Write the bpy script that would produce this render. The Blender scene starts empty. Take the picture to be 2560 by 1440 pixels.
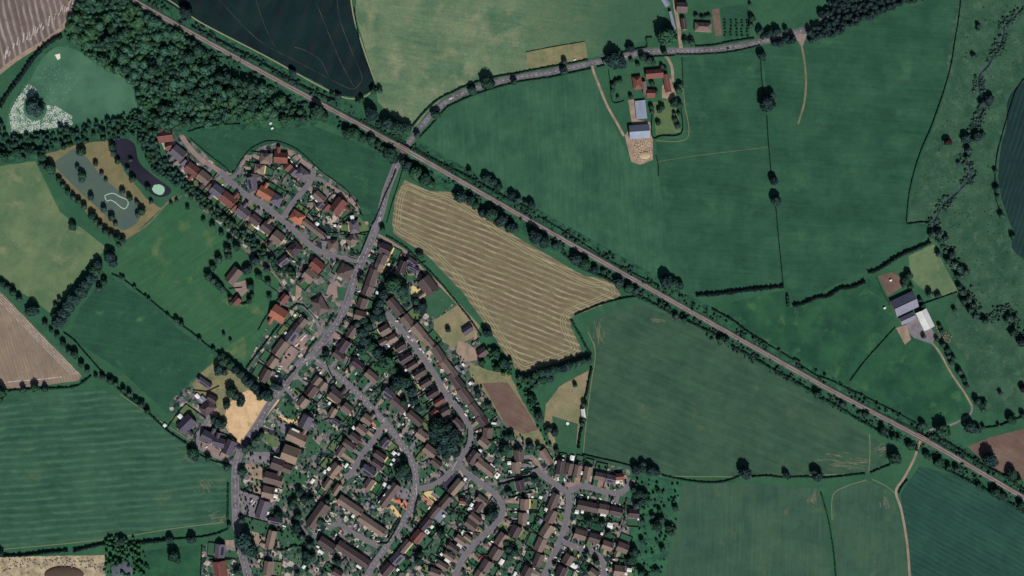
import bpy, math, random
import numpy as np
from mathutils import Vector, noise
from mathutils.geometry import tessellate_polygon
R = math.radians
S = 0.6                       # metres per map pixel
def W(x, y): return ((x-1280)*S, (720-y)*S)
sc = bpy.context.scene
# ------------------------------------------------------------------ camera, sky, sun, exposure
cam = bpy.data.cameras.new('camera'); co = bpy.data.objects.new('camera', cam)
sc.collection.objects.link(co); sc.camera = co
CH = 2600.0
co.location = (0, 0, CH)
cam.sensor_width = 36; cam.lens = 36*CH/(2560*S)
cam.clip_start = 10; cam.clip_end = 20000
wd = bpy.data.worlds.new('World'); sc.world = wd; wd.use_nodes = True
nt = wd.node_tree
sky = nt.nodes.new('ShaderNodeTexSky'); sky.sky_type = 'NISHITA'; sky.sun_disc = False
AZ, EL = 164.0, 42.0
sky.sun_elevation = R(EL); sky.sun_rotation = R(AZ)
nt.links.new(sky.outputs[0], nt.nodes['Background'].inputs[0])
nt.nodes['Background'].inputs[1].default_value = 0.05
sl = bpy.data.lights.new('sun', 'SUN'); sl.energy = 5.0; sl.angle = R(0.5); sl.color = (1, 0.95, 0.87)
so = bpy.data.objects.new('sun', sl); sc.collection.objects.link(so)
sd = Vector((math.sin(R(AZ))*math.cos(R(EL)), math.cos(R(AZ))*math.cos(R(EL)), math.sin(R(EL))))
so.rotation_euler = sd.to_track_quat('Z', 'Y').to_euler(); so.location = (0, 0, 500)
sc.view_settings.view_transform = 'Standard'; sc.view_settings.look = 'None'
sc.view_settings.gamma = 1; sc.view_settings.use_curve_mapping = False
sc.view_settings.exposure = 0.02
K = (0.83, 0.80, 0.80)        # albedo for a wanted lit colour
def C(r, g, b):
    def f(c):
        c /= 255.0
        return c/12.92 if c <= .04045 else ((c+.055)/1.055)**2.4
    return (f(r)*K[0], f(g)*K[1], f(b)*K[2], 1)
# ------------------------------------------------------------------ materials
class NG:
    def __init__(s, name, rough=.9, spec=.15):
        s.m = bpy.data.materials.new(name); s.m.use_nodes = True
        s.t = s.m.node_tree; s.b = s.t.nodes['Principled BSDF']
        s.b.inputs['Roughness'].default_value = rough
        s.b.inputs['Specular IOR Level'].default_value = spec
        s.pos = s.n('ShaderNodeNewGeometry').outputs['Position']
    def n(s, k): return s.t.nodes.new(k)
    def l(s, a, b): s.t.links.new(a, b)
    def val(s, x, sock):
        if isinstance(x, (int, float)): sock.default_value = x
        elif isinstance(x, tuple): sock.default_value = x
        else: s.l(x, sock)
    def math(s, op, a, b=0.0, c=0.0):
        q = s.n('ShaderNodeMath'); q.operation = op
        for i, v in enumerate((a, b, c)): s.val(v, q.inputs[i])
        return q.outputs[0]
    def noise(s, size, det=3, rough=.55, vec=None, dist=0):
        q = s.n('ShaderNodeTexNoise'); q.inputs['Scale'].default_value = 1.0/size
        q.inputs['Detail'].default_value = det; q.inputs['Roughness'].default_value = rough
        q.inputs['Distortion'].default_value = dist
        s.l(vec if vec is not None else s.pos, q.inputs['Vector']); return q.outputs['Fac']
    def ramp(s, f, a, b):
        q = s.n('ShaderNodeMapRange'); q.clamp = True
        s.val(f, q.inputs[0]); q.inputs[1].default_value = a; q.inputs[2].default_value = b
        return q.outputs[0]
    def mix(s, f, a, b):
        q = s.n('ShaderNodeMix'); q.data_type = 'RGBA'
        s.val(f, q.inputs[0]); s.val(a, q.inputs[6]); s.val(b, q.inputs[7]); return q.outputs[2]
    def rot(s, ang, sx=1, sy=1):           # axes turned so x runs along image angle ang
        q = s.n('ShaderNodeMapping'); q.vector_type = 'POINT'
        q.inputs['Rotation'].default_value = (0, 0, R(ang)); q.inputs['Scale'].default_value = (1, 1, 1)
        s.l(s.pos, q.inputs[0])
        q2 = s.n('ShaderNodeMapping'); q2.inputs['Scale'].default_value = (sx, sy, 1); s.l(q.outputs[0], q2.inputs[0])
        return q2.outputs[0]
    def out(s, col): s.val(col, s.b.inputs['Base Color']); return s.m
def field_mat(name, c1, c2, size=60, c3=None, thr=.6, s3=40, ang=0, per=0, cs=None, st=.5, fine=.35, streak=None, sharp=.3, grad=None, mot=.3):
    g = NG(name)
    v = g.noise(size, 4, .6)
    col = g.mix(g.ramp(v, .36, .64), C(*c1), C(*c2))
    if c3:
        col = g.mix(g.ramp(g.noise(s3, 6, .65, dist=.3), thr, thr+.16), col, C(*c3))
    if per:
        q = g.n('ShaderNodeSeparateXYZ'); g.l(g.rot(ang), q.inputs[0])
        w = g.math('ADD', q.outputs[1], g.math('MULTIPLY', g.noise(50, 2), per*.9))
        w = g.math('SINE', g.math('MULTIPLY', w, 2*math.pi/per))
        f = g.math('MULTIPLY', g.ramp(w, -sharp, 1), st)
        f = g.math('MULTIPLY', f, g.ramp(g.noise(25, 3), .3, .6))
        col = g.mix(f, col, C(*cs))
    if streak is not None:
        v = g.noise(9, 4, .6, vec=g.rot(streak, .12, 1.0))
        col = g.mix(g.math('MULTIPLY', g.ramp(v, .42, .7), .45), col, C(*c2))
        v = g.noise(4, 2, .6, vec=g.rot(streak, .06, 1.0))
        hs = g.n('ShaderNodeHueSaturation'); g.l(col, hs.inputs['Color'])
        g.l(g.math('MULTIPLY_ADD', v, .5, .75), hs.inputs['Value']); col = hs.outputs[0]
    if grad:
        q = g.n('ShaderNodeSeparateXYZ'); g.l(g.pos, q.inputs[0])
        w = g.math('MULTIPLY_ADD', g.noise(70, 4, .6), 260, q.outputs[0])
        col = g.mix(g.ramp(w, grad[0]+130, grad[1]+130), col, C(*grad[2]))
    v = g.noise(3.2, 4, .7); w = g.noise(17, 5, .65, dist=.6)
    hs = g.n('ShaderNodeHueSaturation'); g.l(col, hs.inputs['Color'])
    g.l(g.math('MULTIPLY', g.math('MULTIPLY_ADD', v, fine*2, 1-fine), g.math('MULTIPLY_ADD', w, mot*2, 1-mot)), hs.inputs['Value'])
    return g.out(hs.outputs[0])
def plain(name, c, var=.25, size=2.5, rough=.85, spec=.2, c2=None, size2=12, obj=0):
    g = NG(name, rough, spec); col = C(*c)
    if c2: col = g.mix(g.ramp(g.noise(size2, 4, .6), .4, .62), col, C(*c2))
    v = g.noise(size, 3, .6)
    f = g.math('MULTIPLY_ADD', v, var*2, 1-var)
    if obj:
        oi = g.n('ShaderNodeObjectInfo'); f = g.math('MULTIPLY', f, g.math('MULTIPLY_ADD', oi.outputs['Random'], obj*2, 1-obj))
    hs = g.n('ShaderNodeHueSaturation'); g.val(col, hs.inputs['Color']); g.l(f, hs.inputs['Value'])
    return g.out(hs.outputs[0])
def leaf_mat(name, ca, cb, cc, obj=.35, big=9):
    g = NG(name, .8, .1)
    col = g.mix(g.ramp(g.noise(2.6, 2), .35, .65), C(*ca), C(*cb))
    col = g.mix(g.ramp(g.noise(big, 3), .48, .62), col, C(*cc))
    oi = g.n('ShaderNodeObjectInfo'); hs = g.n('ShaderNodeHueSaturation'); g.l(col, hs.inputs['Color'])
    g.l(g.math('MULTIPLY_ADD', oi.outputs['Random'], obj*2, 1-obj), hs.inputs['Value'])
    g.l(g.math('MULTIPLY_ADD', oi.outputs['Random'], -.04, .52), hs.inputs['Hue'])
    return g.out(hs.outputs[0])
M = {}
M['leaf'] = leaf_mat('tree leaves', (28, 52, 52), (56, 90, 74), (48, 84, 60))
M['darkleaf'] = leaf_mat('dark leaves', (28, 46, 56), (54, 80, 78), (46, 74, 66), .3)
M['copper'] = leaf_mat('copper leaves', (50, 30, 40), (66, 44, 46), (58, 40, 44))
M['lightleaf'] = leaf_mat('light leaves', (32, 66, 54), (58, 100, 76), (44, 90, 62))
M['willow'] = leaf_mat('willow leaves', (40, 66, 64), (84, 108, 100), (60, 90, 80))
M['hedge'] = leaf_mat('hedge leaves', (22, 42, 42), (38, 70, 56), (32, 62, 48), .15)
M['bark'] = plain('bark', (70, 58, 50))
M['asphalt'] = plain('asphalt', (118, 116, 124), .2, 3, c2=(90, 90, 99), size2=11)
M['asphalt2'] = plain('estate asphalt', (106, 106, 116), .2, 3, c2=(116, 113, 116), size2=11)
M['newtar'] = plain('fresh asphalt', (52, 52, 72), .12, 3)
M['pave'] = plain('pavement', (120, 116, 124), .16, 2)
M['verge'] = field_mat('verge grass', (52, 88, 72), (84, 108, 90), 14, (104, 108, 96), .6, 10)
M['block'] = plain('block paving', (150, 130, 124), .14, 2, c2=(132, 118, 116), size2=10)
M['gravel'] = plain('gravel', (158, 141, 123), .2, 2, c2=(134, 120, 110), size2=10)
M['concrete'] = plain('concrete', (128, 124, 132), .16, 3, c2=(110, 108, 118), size2=9)
M['sandpave'] = plain('sand paving', (212, 190, 136), .1, 1.5)
M['terracotta'] = plain('red paving', (190, 128, 104), .15, 1.5)
M['paint'] = plain('road paint', (205, 205, 210), .15, 2)
M['fence'] = plain('fence timber', (48, 42, 46), .3, 1, obj=.3)
M['wallb'] = plain('brick wall', (165, 125, 105), .2, 1, obj=.2)
M['wallc'] = plain('cream render', (225, 212, 170), .1, 1, obj=.1)
M['glassdark'] = plain('window glass', (30, 36, 46), .05, 1, rough=.15, spec=.5)
def roof_mat(name, c, c2):
    g = NG(name, .8, .25)
    oi = g.n('ShaderNodeObjectInfo')
    col = g.mix(oi.outputs['Random'], C(*c), C(*c2))
    v = g.noise(2.2, 4, .7)
    w = g.noise(14, 2, .5)
    hs = g.n('ShaderNodeHueSaturation'); g.val(col, hs.inputs['Color'])
    g.l(g.math('MULTIPLY', g.math('MULTIPLY_ADD', v, .7, .65), g.math('MULTIPLY_ADD', w, .5, .75)), hs.inputs['Value'])
    return g.out(hs.outputs[0])
ROOF = {'b': (roof_mat('brown roof tiles', (128, 114, 106), (62, 54, 64)), 'dark-brown'),
        's': (roof_mat('slate roof tiles', (86, 86, 104), (96, 92, 104)), 'slate-grey'),
        'r': (roof_mat('red-brown roof tiles', (116, 72, 64), (104, 68, 66)), 'red-brown'),
        'o': (roof_mat('orange roof tiles', (160, 102, 82), (148, 96, 80)), 'orange'),
        't': (roof_mat('tan roof tiles', (134, 120, 106), (124, 110, 100)), 'tan'),
        'w': (roof_mat('white sheet roof', (226, 230, 232), (214, 222, 222)), 'white'),
        'l': (roof_mat('pale blue sheet roof', (134, 148, 170), (128, 142, 164)), 'pale-blue'),
        'g': (roof_mat('grey sheet roof', (128, 132, 150), (118, 122, 142)), 'grey'),
        'k': (roof_mat('dark sheet roof', (74, 72, 92), (80, 76, 92)), 'dark-grey')}
# ------------------------------------------------------------------ object helpers
def link(o, parent=None):
    sc.collection.objects.link(o)
    if parent is not None: o.parent = parent
    return o
def mesh(name, v, f, mats, parent=None, idx=None, loc=(0, 0, 0), smooth=False):
    me = bpy.data.meshes.new(name); me.from_pydata([tuple(p) for p in v], [], [tuple(q) for q in f])
    for m in (mats if isinstance(mats, (list, tuple)) else [mats]): me.materials.append(m)
    if idx is not None: me.polygons.foreach_set('material_index', idx)
    if smooth: me.polygons.foreach_set('use_smooth', [True]*len(me.polygons))
    me.update()
    o = bpy.data.objects.new(name, me); o.location = loc
    return link(o, parent)
def tag(o, label=None, cat=None, group=None, kind=None):
    if label:
        o['label'] = label
    if cat: o['category'] = cat
    if group: o['group'] = group
    if kind: o['kind'] = kind
    return o
ORD = ['', 'first', 'second', 'third', 'fourth', 'fifth', 'sixth', 'seventh', 'eighth', 'ninth', 'tenth', 'eleventh', 'twelfth', 'thirteenth', 'fourteenth',
       'fifteenth', 'sixteenth', 'seventeenth', 'eighteenth', 'nineteenth', 'twentieth'] + ['twenty-'+q for q in ('first', 'second', 'third', 'fourth', 'fifth', 'sixth', 'seventh', 'eighth', 'ninth')] + ['thirtieth'] + ['thirty-'+q for q in ('first', 'second', 'third', 'fourth', 'fifth', 'sixth', 'seventh', 'eighth', 'ninth')]+['fortieth']
def ordinals(items, noun_of, phrase):
    """items: (x, y, key). Returns labels that count each key from the top or the left of the picture."""
    lab = [None]*len(items)
    groups = {}
    for i, it in enumerate(items): groups.setdefault(it[2], []).append(i)
    for k, ids in groups.items():
        xs = [items[i][0] for i in ids]; ys = [items[i][1] for i in ids]
        n = noun_of(k)
        if len(ids) == 1: lab[ids[0]] = 'the only %s %s' % (n, phrase); continue
        vert = (max(ys)-min(ys)) >= (max(xs)-min(xs))
        ids = sorted(ids, key=lambda i: items[i][1] if vert else items[i][0])
        for r, i in enumerate(ids): lab[i] = '%s %s from the %s %s' % (ORD[r+1], n, 'top' if vert else 'left', phrase)
    return lab
def smooth(pts, step=6.0, closed=False):
    P = [Vector((p[0], p[1])) for p in pts]; out = []
    n = len(P)
    rng = range(n if closed else n-1)
    for i in rng:
        if closed: a, b, c, d = P[(i-1) % n], P[i], P[(i+1) % n], P[(i+2) % n]
        else: a, b, c, d = P[max(i-1, 0)], P[i], P[i+1], P[min(i+2, n-1)]
        k = max(1, int((c-b).length/step))
        for j in range(k):
            t = j/k
            out.append(.5*((2*b)+(-a+c)*t+(2*a-5*b+4*c-d)*t*t+(-a+3*b-3*c+d)*t*t*t))
    if not closed: out.append(P[-1])
    return out
def offs(P, d, closed=False):
    o = []
    n = len(P)
    for i, p in enumerate(P):
        if closed: t = P[(i+1) % n]-P[(i-1) % n]
        else: t = P[min(i+1, n-1)]-P[max(i-1, 0)]
        if t.length == 0: t = Vector((1, 0))
        t.normalize(); o.append(Vector((p.x-t.y*d, p.y+t.x*d)))
    return o
def pp(s): 
    v = [float(q) for q in s.replace(',', ' ').split()]
    return [(v[i], v[i+1]) for i in range(0, len(v), 2)]
def strip_vf(P, d0, d1, z0, z1=None, closed=False, vf=None, keep=None):
    a = offs(P, d0, closed); b = offs(P, d1, closed); z1 = z0 if z1 is None else z1
    v, f = vf if vf else ([], []); s = len(v); n = len(P)
    for p, q in zip(a, b):
        v.append((*W(p.x, p.y), z0)); v.append((*W(q.x, q.y), z1))
    for i in range(n if closed else n-1):
        if keep and not keep(i): continue
        j = (i+1) % n
        f.append((s+2*i, s+2*i+1, s+2*j+1, s+2*j))
    return v, f
def up(v, f):
    o = []
    for q in f:
        a = Vector(v[q[0]]); b = Vector(v[q[1]]); c = Vector(v[q[2]])
        o.append(q if (b-a).cross(c-a).z >= 0 else tuple(reversed(q)))
    return o
def ribbon(name, pts, w, z, m, sm=True, closed=False, kind='structure'):
    P = smooth(pts, 5, closed) if sm else [Vector(p) for p in pts]
    AC[0] += 1; z += (AC[0] % 90)*.0002
    v, f = strip_vf(P, -w/2, w/2, z, closed=closed)
    o = mesh(name, v, up(v, f), m); o['kind'] = kind; return o
AC = [0]
def area(name, pts, z, m, sm=False, wob=0, kind='structure'):
    P = smooth(pts, 8, True) if sm else []
    if not sm:
        n = len(pts)
        for i in range(n):
            a = Vector(pts[i]); b = Vector(pts[(i+1) % n]); k = max(1, int((b-a).length/(6 if wob else 4000)))
            P += [a.lerp(b, j/k) for j in range(k)]
    if wob:
        P = [Vector((p.x+wob*noise.noise((p.x/9, p.y/9, 1.7)), p.y+wob*noise.noise((p.x/9, p.y/9, 7.7)))) for p in P]
    AC[0] += 1; z += AC[0]*.0001
    v = [(*W(p.x, p.y), z) for p in P]
    tr = tessellate_polygon([[Vector(q) for q in v]])
    o = mesh(name, v, up(v, tr), m); o['kind'] = kind; return o
def inside(p, poly):
    c = False; j = len(poly)-1
    for i in range(len(poly)):
        a, b = poly[i], poly[j]
        if (a[1] > p[1]) != (b[1] > p[1]) and p[0] < (b[0]-a[0])*(p[1]-a[1])/(b[1]-a[1])+a[0]: c = not c
        j = i
    return c
# ================================================================== SETTING: ground and fields
M['base'] = field_mat('open grass', (44, 88, 66), (54, 98, 72), 70, (72, 108, 76), .62, 50, fine=.22)
g = 9000
mesh('ground', [(-g, -g, 0), (g, -g, 0), (g, g, 0), (-g, g, 0)], [(0, 1, 2, 3)], M['base'])['kind'] = 'structure'
FM = dict(
 plough=field_mat('ploughed earth', (100, 88, 84), (116, 104, 98), 60, ang=76, per=9.5, cs=(164, 160, 160), st=.8, fine=.3, streak=76, sharp=.1),
 dark=field_mat('dark crop', (10, 28, 36), (16, 44, 44), 60, (26, 40, 38), .56, 30, fine=.25, streak=-68, ang=-68, per=30, cs=(34, 44, 46), st=.5, sharp=.2),
 pale=field_mat('dry pasture', (70, 108, 84), (112, 132, 102), 70, (126, 136, 108), .5, 40, fine=.4, streak=8, grad=(-20, 170, (60, 98, 76)), mot=.25),
 pale2=field_mat('yellowing pasture', (80, 110, 80), (104, 126, 92), 50, (126, 132, 102), .56, 36, fine=.25),
 green=field_mat('green pasture', (42, 84, 66), (58, 102, 78), 50, (72, 112, 84), .58, 60, fine=.2, streak=88),
 green2=field_mat('deep green pasture', (36, 76, 60), (48, 92, 70), 45, (60, 102, 76), .58, 50, fine=.18, streak=4),
 green3=field_mat('bright green pasture', (46, 94, 66), (30, 72, 56), 40, (70, 112, 72), .56, 34, fine=.22),
 marsh=field_mat('rough marsh', (44, 82, 64), (58, 94, 73), 34, (76, 104, 84), .54, 13, fine=.6, mot=.45),
 navy=field_mat('dark drilled crop', (22, 46, 46), (28, 56, 54), 60, fine=.15, ang=-72, per=7, cs=(36, 72, 74), st=.6),
 stubble=field_mat('cut hay stubble', (122, 116, 92), (112, 98, 80), 26, ang=21, per=8.4, cs=(152, 156, 128), st=1, fine=.3, streak=21, sharp=-.1),
 crop=field_mat('striped crop', (46, 78, 64), (60, 92, 72), 55, (88, 104, 80), .62, 50, fine=.2, streak=22, ang=22, per=14, cs=(66, 98, 80), st=.35),
 crop2=field_mat('striped green crop', (40, 80, 65), (56, 95, 75), 60, (80, 104, 80), .6, 50, fine=.2, streak=-4, ang=-4, per=11, cs=(78, 118, 94), st=.6),
 crop3=field_mat('green crop with bare edges', (50, 84, 72), (64, 96, 76), 60, (94, 106, 82), .6, 40, fine=.16, streak=92),
 crop4=field_mat('dark drilled green crop', (34, 72, 64), (44, 84, 72), 80, fine=.16, ang=28, per=7, cs=(26, 58, 54), st=.7, streak=28),
 earth=field_mat('bare brown earth', (114, 98, 88), (104, 86, 80), 30, fine=.2, streak=30),
 tan=field_mat('pale ploughed strip', (146, 132, 116), (128, 116, 104), 40, ang=72, per=4.6, cs=(112, 106, 102), st=.6, fine=.22, streak=72),
 rough=field_mat('rough grass', (36, 76, 62), (44, 88, 66), 40, (70, 112, 76), .6, 26, fine=.35, streak=10),
 mown=field_mat('mown grass', (58, 100, 72), (48, 96, 66), 60, (96, 118, 80), .56, 36, fine=.18, streak=-35),
 dry=field_mat('parched straw grass', (200, 172, 134), (216, 188, 150), 18, (158, 142, 108), .56, 14, fine=.25),
 beige=field_mat('dry paddock', (144, 134, 108), (118, 122, 92), 30, (160, 140, 118), .58, 20, fine=.2),
 scrub=field_mat('scrubby grass', (34, 78, 60), (52, 100, 72), 12, (26, 54, 50), .5, 8, fine=.5),
 weed=field_mat('weedy ground', (44, 86, 68), (54, 108, 78), 20, (34, 66, 58), .5, 12, fine=.5),
 bare=field_mat('thin lawn', (116, 122, 92), (136, 130, 100), 22, (96, 108, 80), .5, 14, fine=.3),
 bank=field_mat('dry bank', (126, 118, 88), (110, 110, 82), 22, (106, 116, 78), .58, 14, fine=.25),
 waste=field_mat('waste ground', (190, 178, 150), (146, 136, 114), 12, (86, 90, 76), .54, 9, fine=.5),
 lawn=field_mat('lawn', (58, 96, 74), (50, 90, 66), 20, fine=.22),
 lawn2=field_mat('dry lawn', (96, 116, 78), (80, 108, 74), 14, fine=.22))
NF = [0]
def fld(name, mat, z, s, wob=1.5, sm=False):
    NF[0] += 1; return area(name, pp(s), z+NF[0]*.0011, FM[mat], wob=wob, sm=sm)
fld('field', 'plough', .03, '-300 -200 215 -200 205 0 165 55 120 95 45 140 0 175 -300 300')
ribbon('field_margin', pp('250 -60 205 0 168 55 125 95 50 142 0 180 -80 250'), 11, .05, M['gravel'])
fld('field', 'dark', .03, '330 -200 900 -200 875 0 884 50 905 120 936 205 925 232 885 243 850 238 780 200 500 62 400 0')
fld('field', 'pale', .03, '905 -200 1750 -200 1668 0 1655 60 1640 90 1560 120 1500 140 1310 175 1240 192 1170 217 1110 245 1070 280 1030 330 980 290 945 255 940 215 905 95 888 40')
fld('paddock', 'bare', .07, '1316 130 1462 104 1470 146 1318 175')
fld('field', 'green', .03, '1060 345 1120 262 1180 238 1290 208 1480 172 1555 360 1590 412 1640 415 1665 560 1690 738 1400 600 1200 470')
fld('field', 'green2', .03, '1705 145 1895 112 1925 370 1958 720 1720 735 1680 720 1645 410 1640 352 1715 345')
fld('field', 'green2', .03, '1905 112 1990 102 2060 95 2180 45 2300 10 2400 -50 2385 60 2350 270 2290 440 2268 555 2330 562 2300 610 2160 680 1970 765 1955 700')
fld('field', 'marsh', .03, '2402 -100 2900 -100 2900 1040 2560 1050 2440 1020 2410 900 2360 800 2380 720 2350 620 2335 560 2270 553 2292 440 2352 270')
fld('field', 'navy', .05, '2900 100 2560 205 2515 320 2498 400 2500 480 2530 570 2565 650 2900 760', 1, True)
fld('field', 'green3', .05, '1770 770 1960 725 1975 770 2180 692 2215 740 2250 830 2330 860 2432 1032 2320 1075')
fld('field', 'pale2', .055, '2270 640 2335 610 2395 730 2330 745 2280 700')
fld('field', 'stubble', .04, '1012 450 1075 478 1130 480 1290 592 1460 690 1530 700 1552 738 1500 765 1430 792 1425 815 1450 865 1455 885 1400 905 1320 930 1290 925 1240 850 1160 735 1070 640 985 585 980 560 988 490')
fld('field', 'crop', .04, '1470 812 1500 790 1595 755 1700 790 2080 1020 2175 1085 2225 1130 2205 1165 2170 1185 1900 1195 1640 1188 1455 1145 1462 1060 1488 880')
fld('field', 'crop3', .04, '1705 1212 1860 1206 2045 1222 2062 1280 2095 1600 1640 1600 1650 1440')
fld('field', 'crop3', .04, '2080 1225 2165 1198 2230 1232 2260 1330 2285 1600 2110 1600 2080 1290')
fld('field', 'crop4', .04, '2300 1165 2420 1200 2560 1275 2900 1420 2900 1600 2300 1600 2262 1300 2250 1235')
fld('field', 'earth', .04, '2900 1000 2560 1072 2470 1095 2420 1118 2450 1145 2500 1180 2560 1205 2900 1320')
fld('field', 'pale2', .04, '-300 330 0 415 88 402 150 530 210 575 270 622 215 665 130 785 60 735 0 692 -300 520')
fld('field', 'tan', .04, '-300 480 0 728 60 790 205 940 195 952 120 962 0 976 -300 1000')
fld('field', 'rough', .03, '268 685 380 760 460 835 548 885 500 930 440 1010 418 1035 300 925 172 842 200 770')
fld('field', 'mown', .03, '305 620 360 570 432 500 500 520 560 600 700 690 690 740 700 770 645 850 615 918 560 880 460 815 330 715 275 680')
fld('field', 'crop2', .04, '-300 1010 0 1003 180 975 260 976 330 1010 460 1095 560 1170 570 1240 568 1310 430 1328 250 1355 0 1378 -300 1400')
fld('waste_ground', 'waste', .04, '-300 1400 0 1392 262 1388 266 1600 -300 1600')
fld('field', 'green3', .03, '350 1378 502 1362 504 1600 345 1600')
fld('meadow', 'rough', .03, '470 330 560 315 690 300 760 305 850 340 905 365 985 395 992 410 962 480 930 560 905 610 893 500 850 462 800 420 740 380 690 358 640 370 600 405 575 432 540 415')
fld('straw_field', 'dry', .04, '572 1008 618 975 650 985 700 1000 650 1060 600 1115 585 1108 560 1060 565 1030', 2)
fld('bare_lawn', 'bare', .035, '500 935 548 893 580 925 640 985 620 1000 560 1050 500 1000 480 960', 2)
fld('allotment', 'bare', .03, '1170 905 1220 925 1275 935 1300 990 1340 1060 1372 1118 1320 1112 1260 1060 1215 985 1180 950', 2)
fld('allotment_bed', 'earth', .06, '1206 958 1268 955 1320 1030 1345 1075 1310 1085 1265 1065')
fld('paddock', 'beige', .03, '1365 1010 1400 965 1472 925 1462 1000 1452 1050 1440 1120 1380 1115 1360 1060')
fld('paddock', 'beige', .03, '1085 800 1150 760 1200 815 1190 840 1130 870 1085 830')
fld('paddock', 'lawn', .03, '1045 745 1105 722 1140 755 1088 798 1068 780')
fld('rough_ground', 'weed', .02, '1560 1190 1640 1190 1705 1210 1660 1440 1640 1600 1560 1600 1575 1300')
fld('rough_ground', 'scrub', .02, '-300 300 0 340 150 345 350 295 460 308 640 300 800 300 780 320 560 325 420 330 330 345 120 385 80 400 0 410 -300 400')
fld('pond_bank', 'bank', .03, '115 385 200 360 275 350 330 470 400 520 460 488 425 500 330 590 310 600 240 560 150 450', 2)
# railway land
RAIL = pp('60 -160 332 0 640 172 990 362 1280 527 1625 722 1920 888 2085 980 2320 1105 2560 1245 2900 1445')
RP = smooth(RAIL, 6)
for s_ in (1, -1):
    v, f = strip_vf(RP, s_*4, s_*36, .045, .045); mesh('railway_verge', v, up(v, f), FM['scrub'])['kind'] = 'structure'
# tracks round the fields
ribbon('field_margin', pp('390 -20 440 12 500 55 640 128 700 160 780 205 845 238 880 247 915 240 935 218 936 205 905 110 886 50 876 -10'), 3, .06, plain('pale margin', (140, 144, 112), .2))
tram = plain('tramline soil', (84, 76, 70), .4, 8, c2=(24, 44, 48), size2=22)
for s_ in ('540 -10 640 95 735 150 820 195 865 218 885 222 900 208 905 190 880 130 850 50 842 -10', '640 0 660 60 688 118', '736 118 760 125 800 150 822 192', '790 5 845 140 878 205 884 216'):
    ribbon('tramline', pp(s_), 1.3, .07, tram)
strawl = plain('hay windrow', (148, 148, 116), .2)
Hd = pp('1016 462 1075 486 1130 492 1290 602 1455 696 1520 708 1536 734 1490 758 1422 786 1415 818 1440 862 1442 878 1400 896 1322 920 1298 915 1248 846 1168 730 1078 632 994 580 989 558 996 495')
for k, dd in enumerate((0, 6, 12)):
    P = smooth(Hd, 6, True); P = offs(P, dd, True)
    v, f = strip_vf(P, -.8, .8, .07, closed=True); mesh('windrow', v, up(v, f), strawl)['kind'] = 'structure'
film = plain('white crop film', (206, 202, 196), .3, 2, c2=(150, 138, 126), size2=5)
rf_ = random.Random(4)
for a0, a1, n_ in (((8, 158), (185, 20), 36),):
    for j in range(n_):
        t = j/n_; x, y = a0[0]+(a1[0]-a0[0])*t, a0[1]+(a1[1]-a0[1])*t-rf_.uniform(4, 20)
        if rf_.random() < .8: ribbon('crop_film', [(x, y), (x+3, y-rf_.uniform(8, 26))], rf_.uniform(1.2, 3.4), .06, film, sm=False)
for j in range(4):
    ribbon('crop_film', pp('0 735 60 795 130 868 200 938'), 1.1, .06, film) if j == 0 else ribbon('crop_film', [(x-j*4.2, y+j*2.6) for x, y in pp('0 735 60 795 130 868 %d %d' % (200-j*3, 938-j*3))], 1.0, .06, film)
ribbon('crop_film', pp('10 957 40 953 80 950 120 946 155 942'), 1.8, .06, film)
edge = plain('worn crop edge', (112, 124, 92), .2)
for s_ in ('0 1374 250 1350 430 1322 560 1306', '2174 1085 2175 1130 2172 1180', '2165 1200 2110 1218 2082 1240 2080 1300', '1470 830 1488 880 1478 960 1465 1060 1458 1140', '2180 1198 2215 1215 2240 1235', '1650 1190 1880 1192 2160 1184', '300 985 380 1040 480 1105 555 1165'):
    ribbon('tractor_line', pp(s_), 2.0, .07, edge)
bare_ = plain('bare soil streak', (114, 112, 92), .3, 3, c2=(76, 98, 76), size2=7)
def streaks(cx, cy, rx, ry, ang, n, seed):
    r_ = random.Random(seed)
    for _ in range(int(n*1.7)):
        x, y = cx+r_.gauss(0, rx*.5), cy+r_.gauss(0, ry*.5); L = r_.uniform(6, 22); a = R(ang+r_.uniform(-6, 6))
        ribbon('soil_streak', [(x, y), (x+L*math.cos(a)*.5, y+L*math.sin(a)*.5), (x+L*math.cos(a), y+L*math.sin(a)+r_.uniform(-1, 1))], r_.uniform(.9, 2.6), .066+_*.0003, bare_)
for q in ((2080, 1150, 30, 20, 12, 22, 1), (2140, 1155, 26, 14, 8, 14, 2), (2200, 1130, 16, 14, -30, 9, 3), (505, 1205, 22, 22, 60, 14, 4), (535, 1295, 24, 10, -20, 14, 5), (1495, 830, 14, 26, 80, 12, 6), (470, 1145, 30, 20, 35, 8, 7), (2030, 1235, 14, 22, 80, 10, 8), (2215, 1255, 14, 26, 75, 10, 9), (1640, 800, 30, 10, 15, 8, 10)):
    streaks(*q)
path = plain('worn grass path', (128, 118, 96), .2, c2=(98, 108, 84))
for s_, w_ in (('2004 112 2012 160 2015 210 2010 260 1995 310', 5), ('462 488 500 495 545 530 580 575 600 610 650 655 690 690 715 725', 5), ('310 600 370 560 420 505 440 490', 3.5),
               ('250 375 300 430 350 490 372 520', 17), ('150 445 190 495 240 550 290 592 320 580', 7), ('1705 205 1712 260 1718 345 1640 352', 2.2), ('1640 405 1750 388 1920 368', .9), ('720 690 740 700 760 720', 4)):
    ribbon('path', pp(s_), w_, .065, path if w_ < 15 else FM['bank'])
area('gateway', pp('1984 84 2018 84 2012 102 2006 118 2000 112'), .1, M['block'], wob=1.5)
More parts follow.
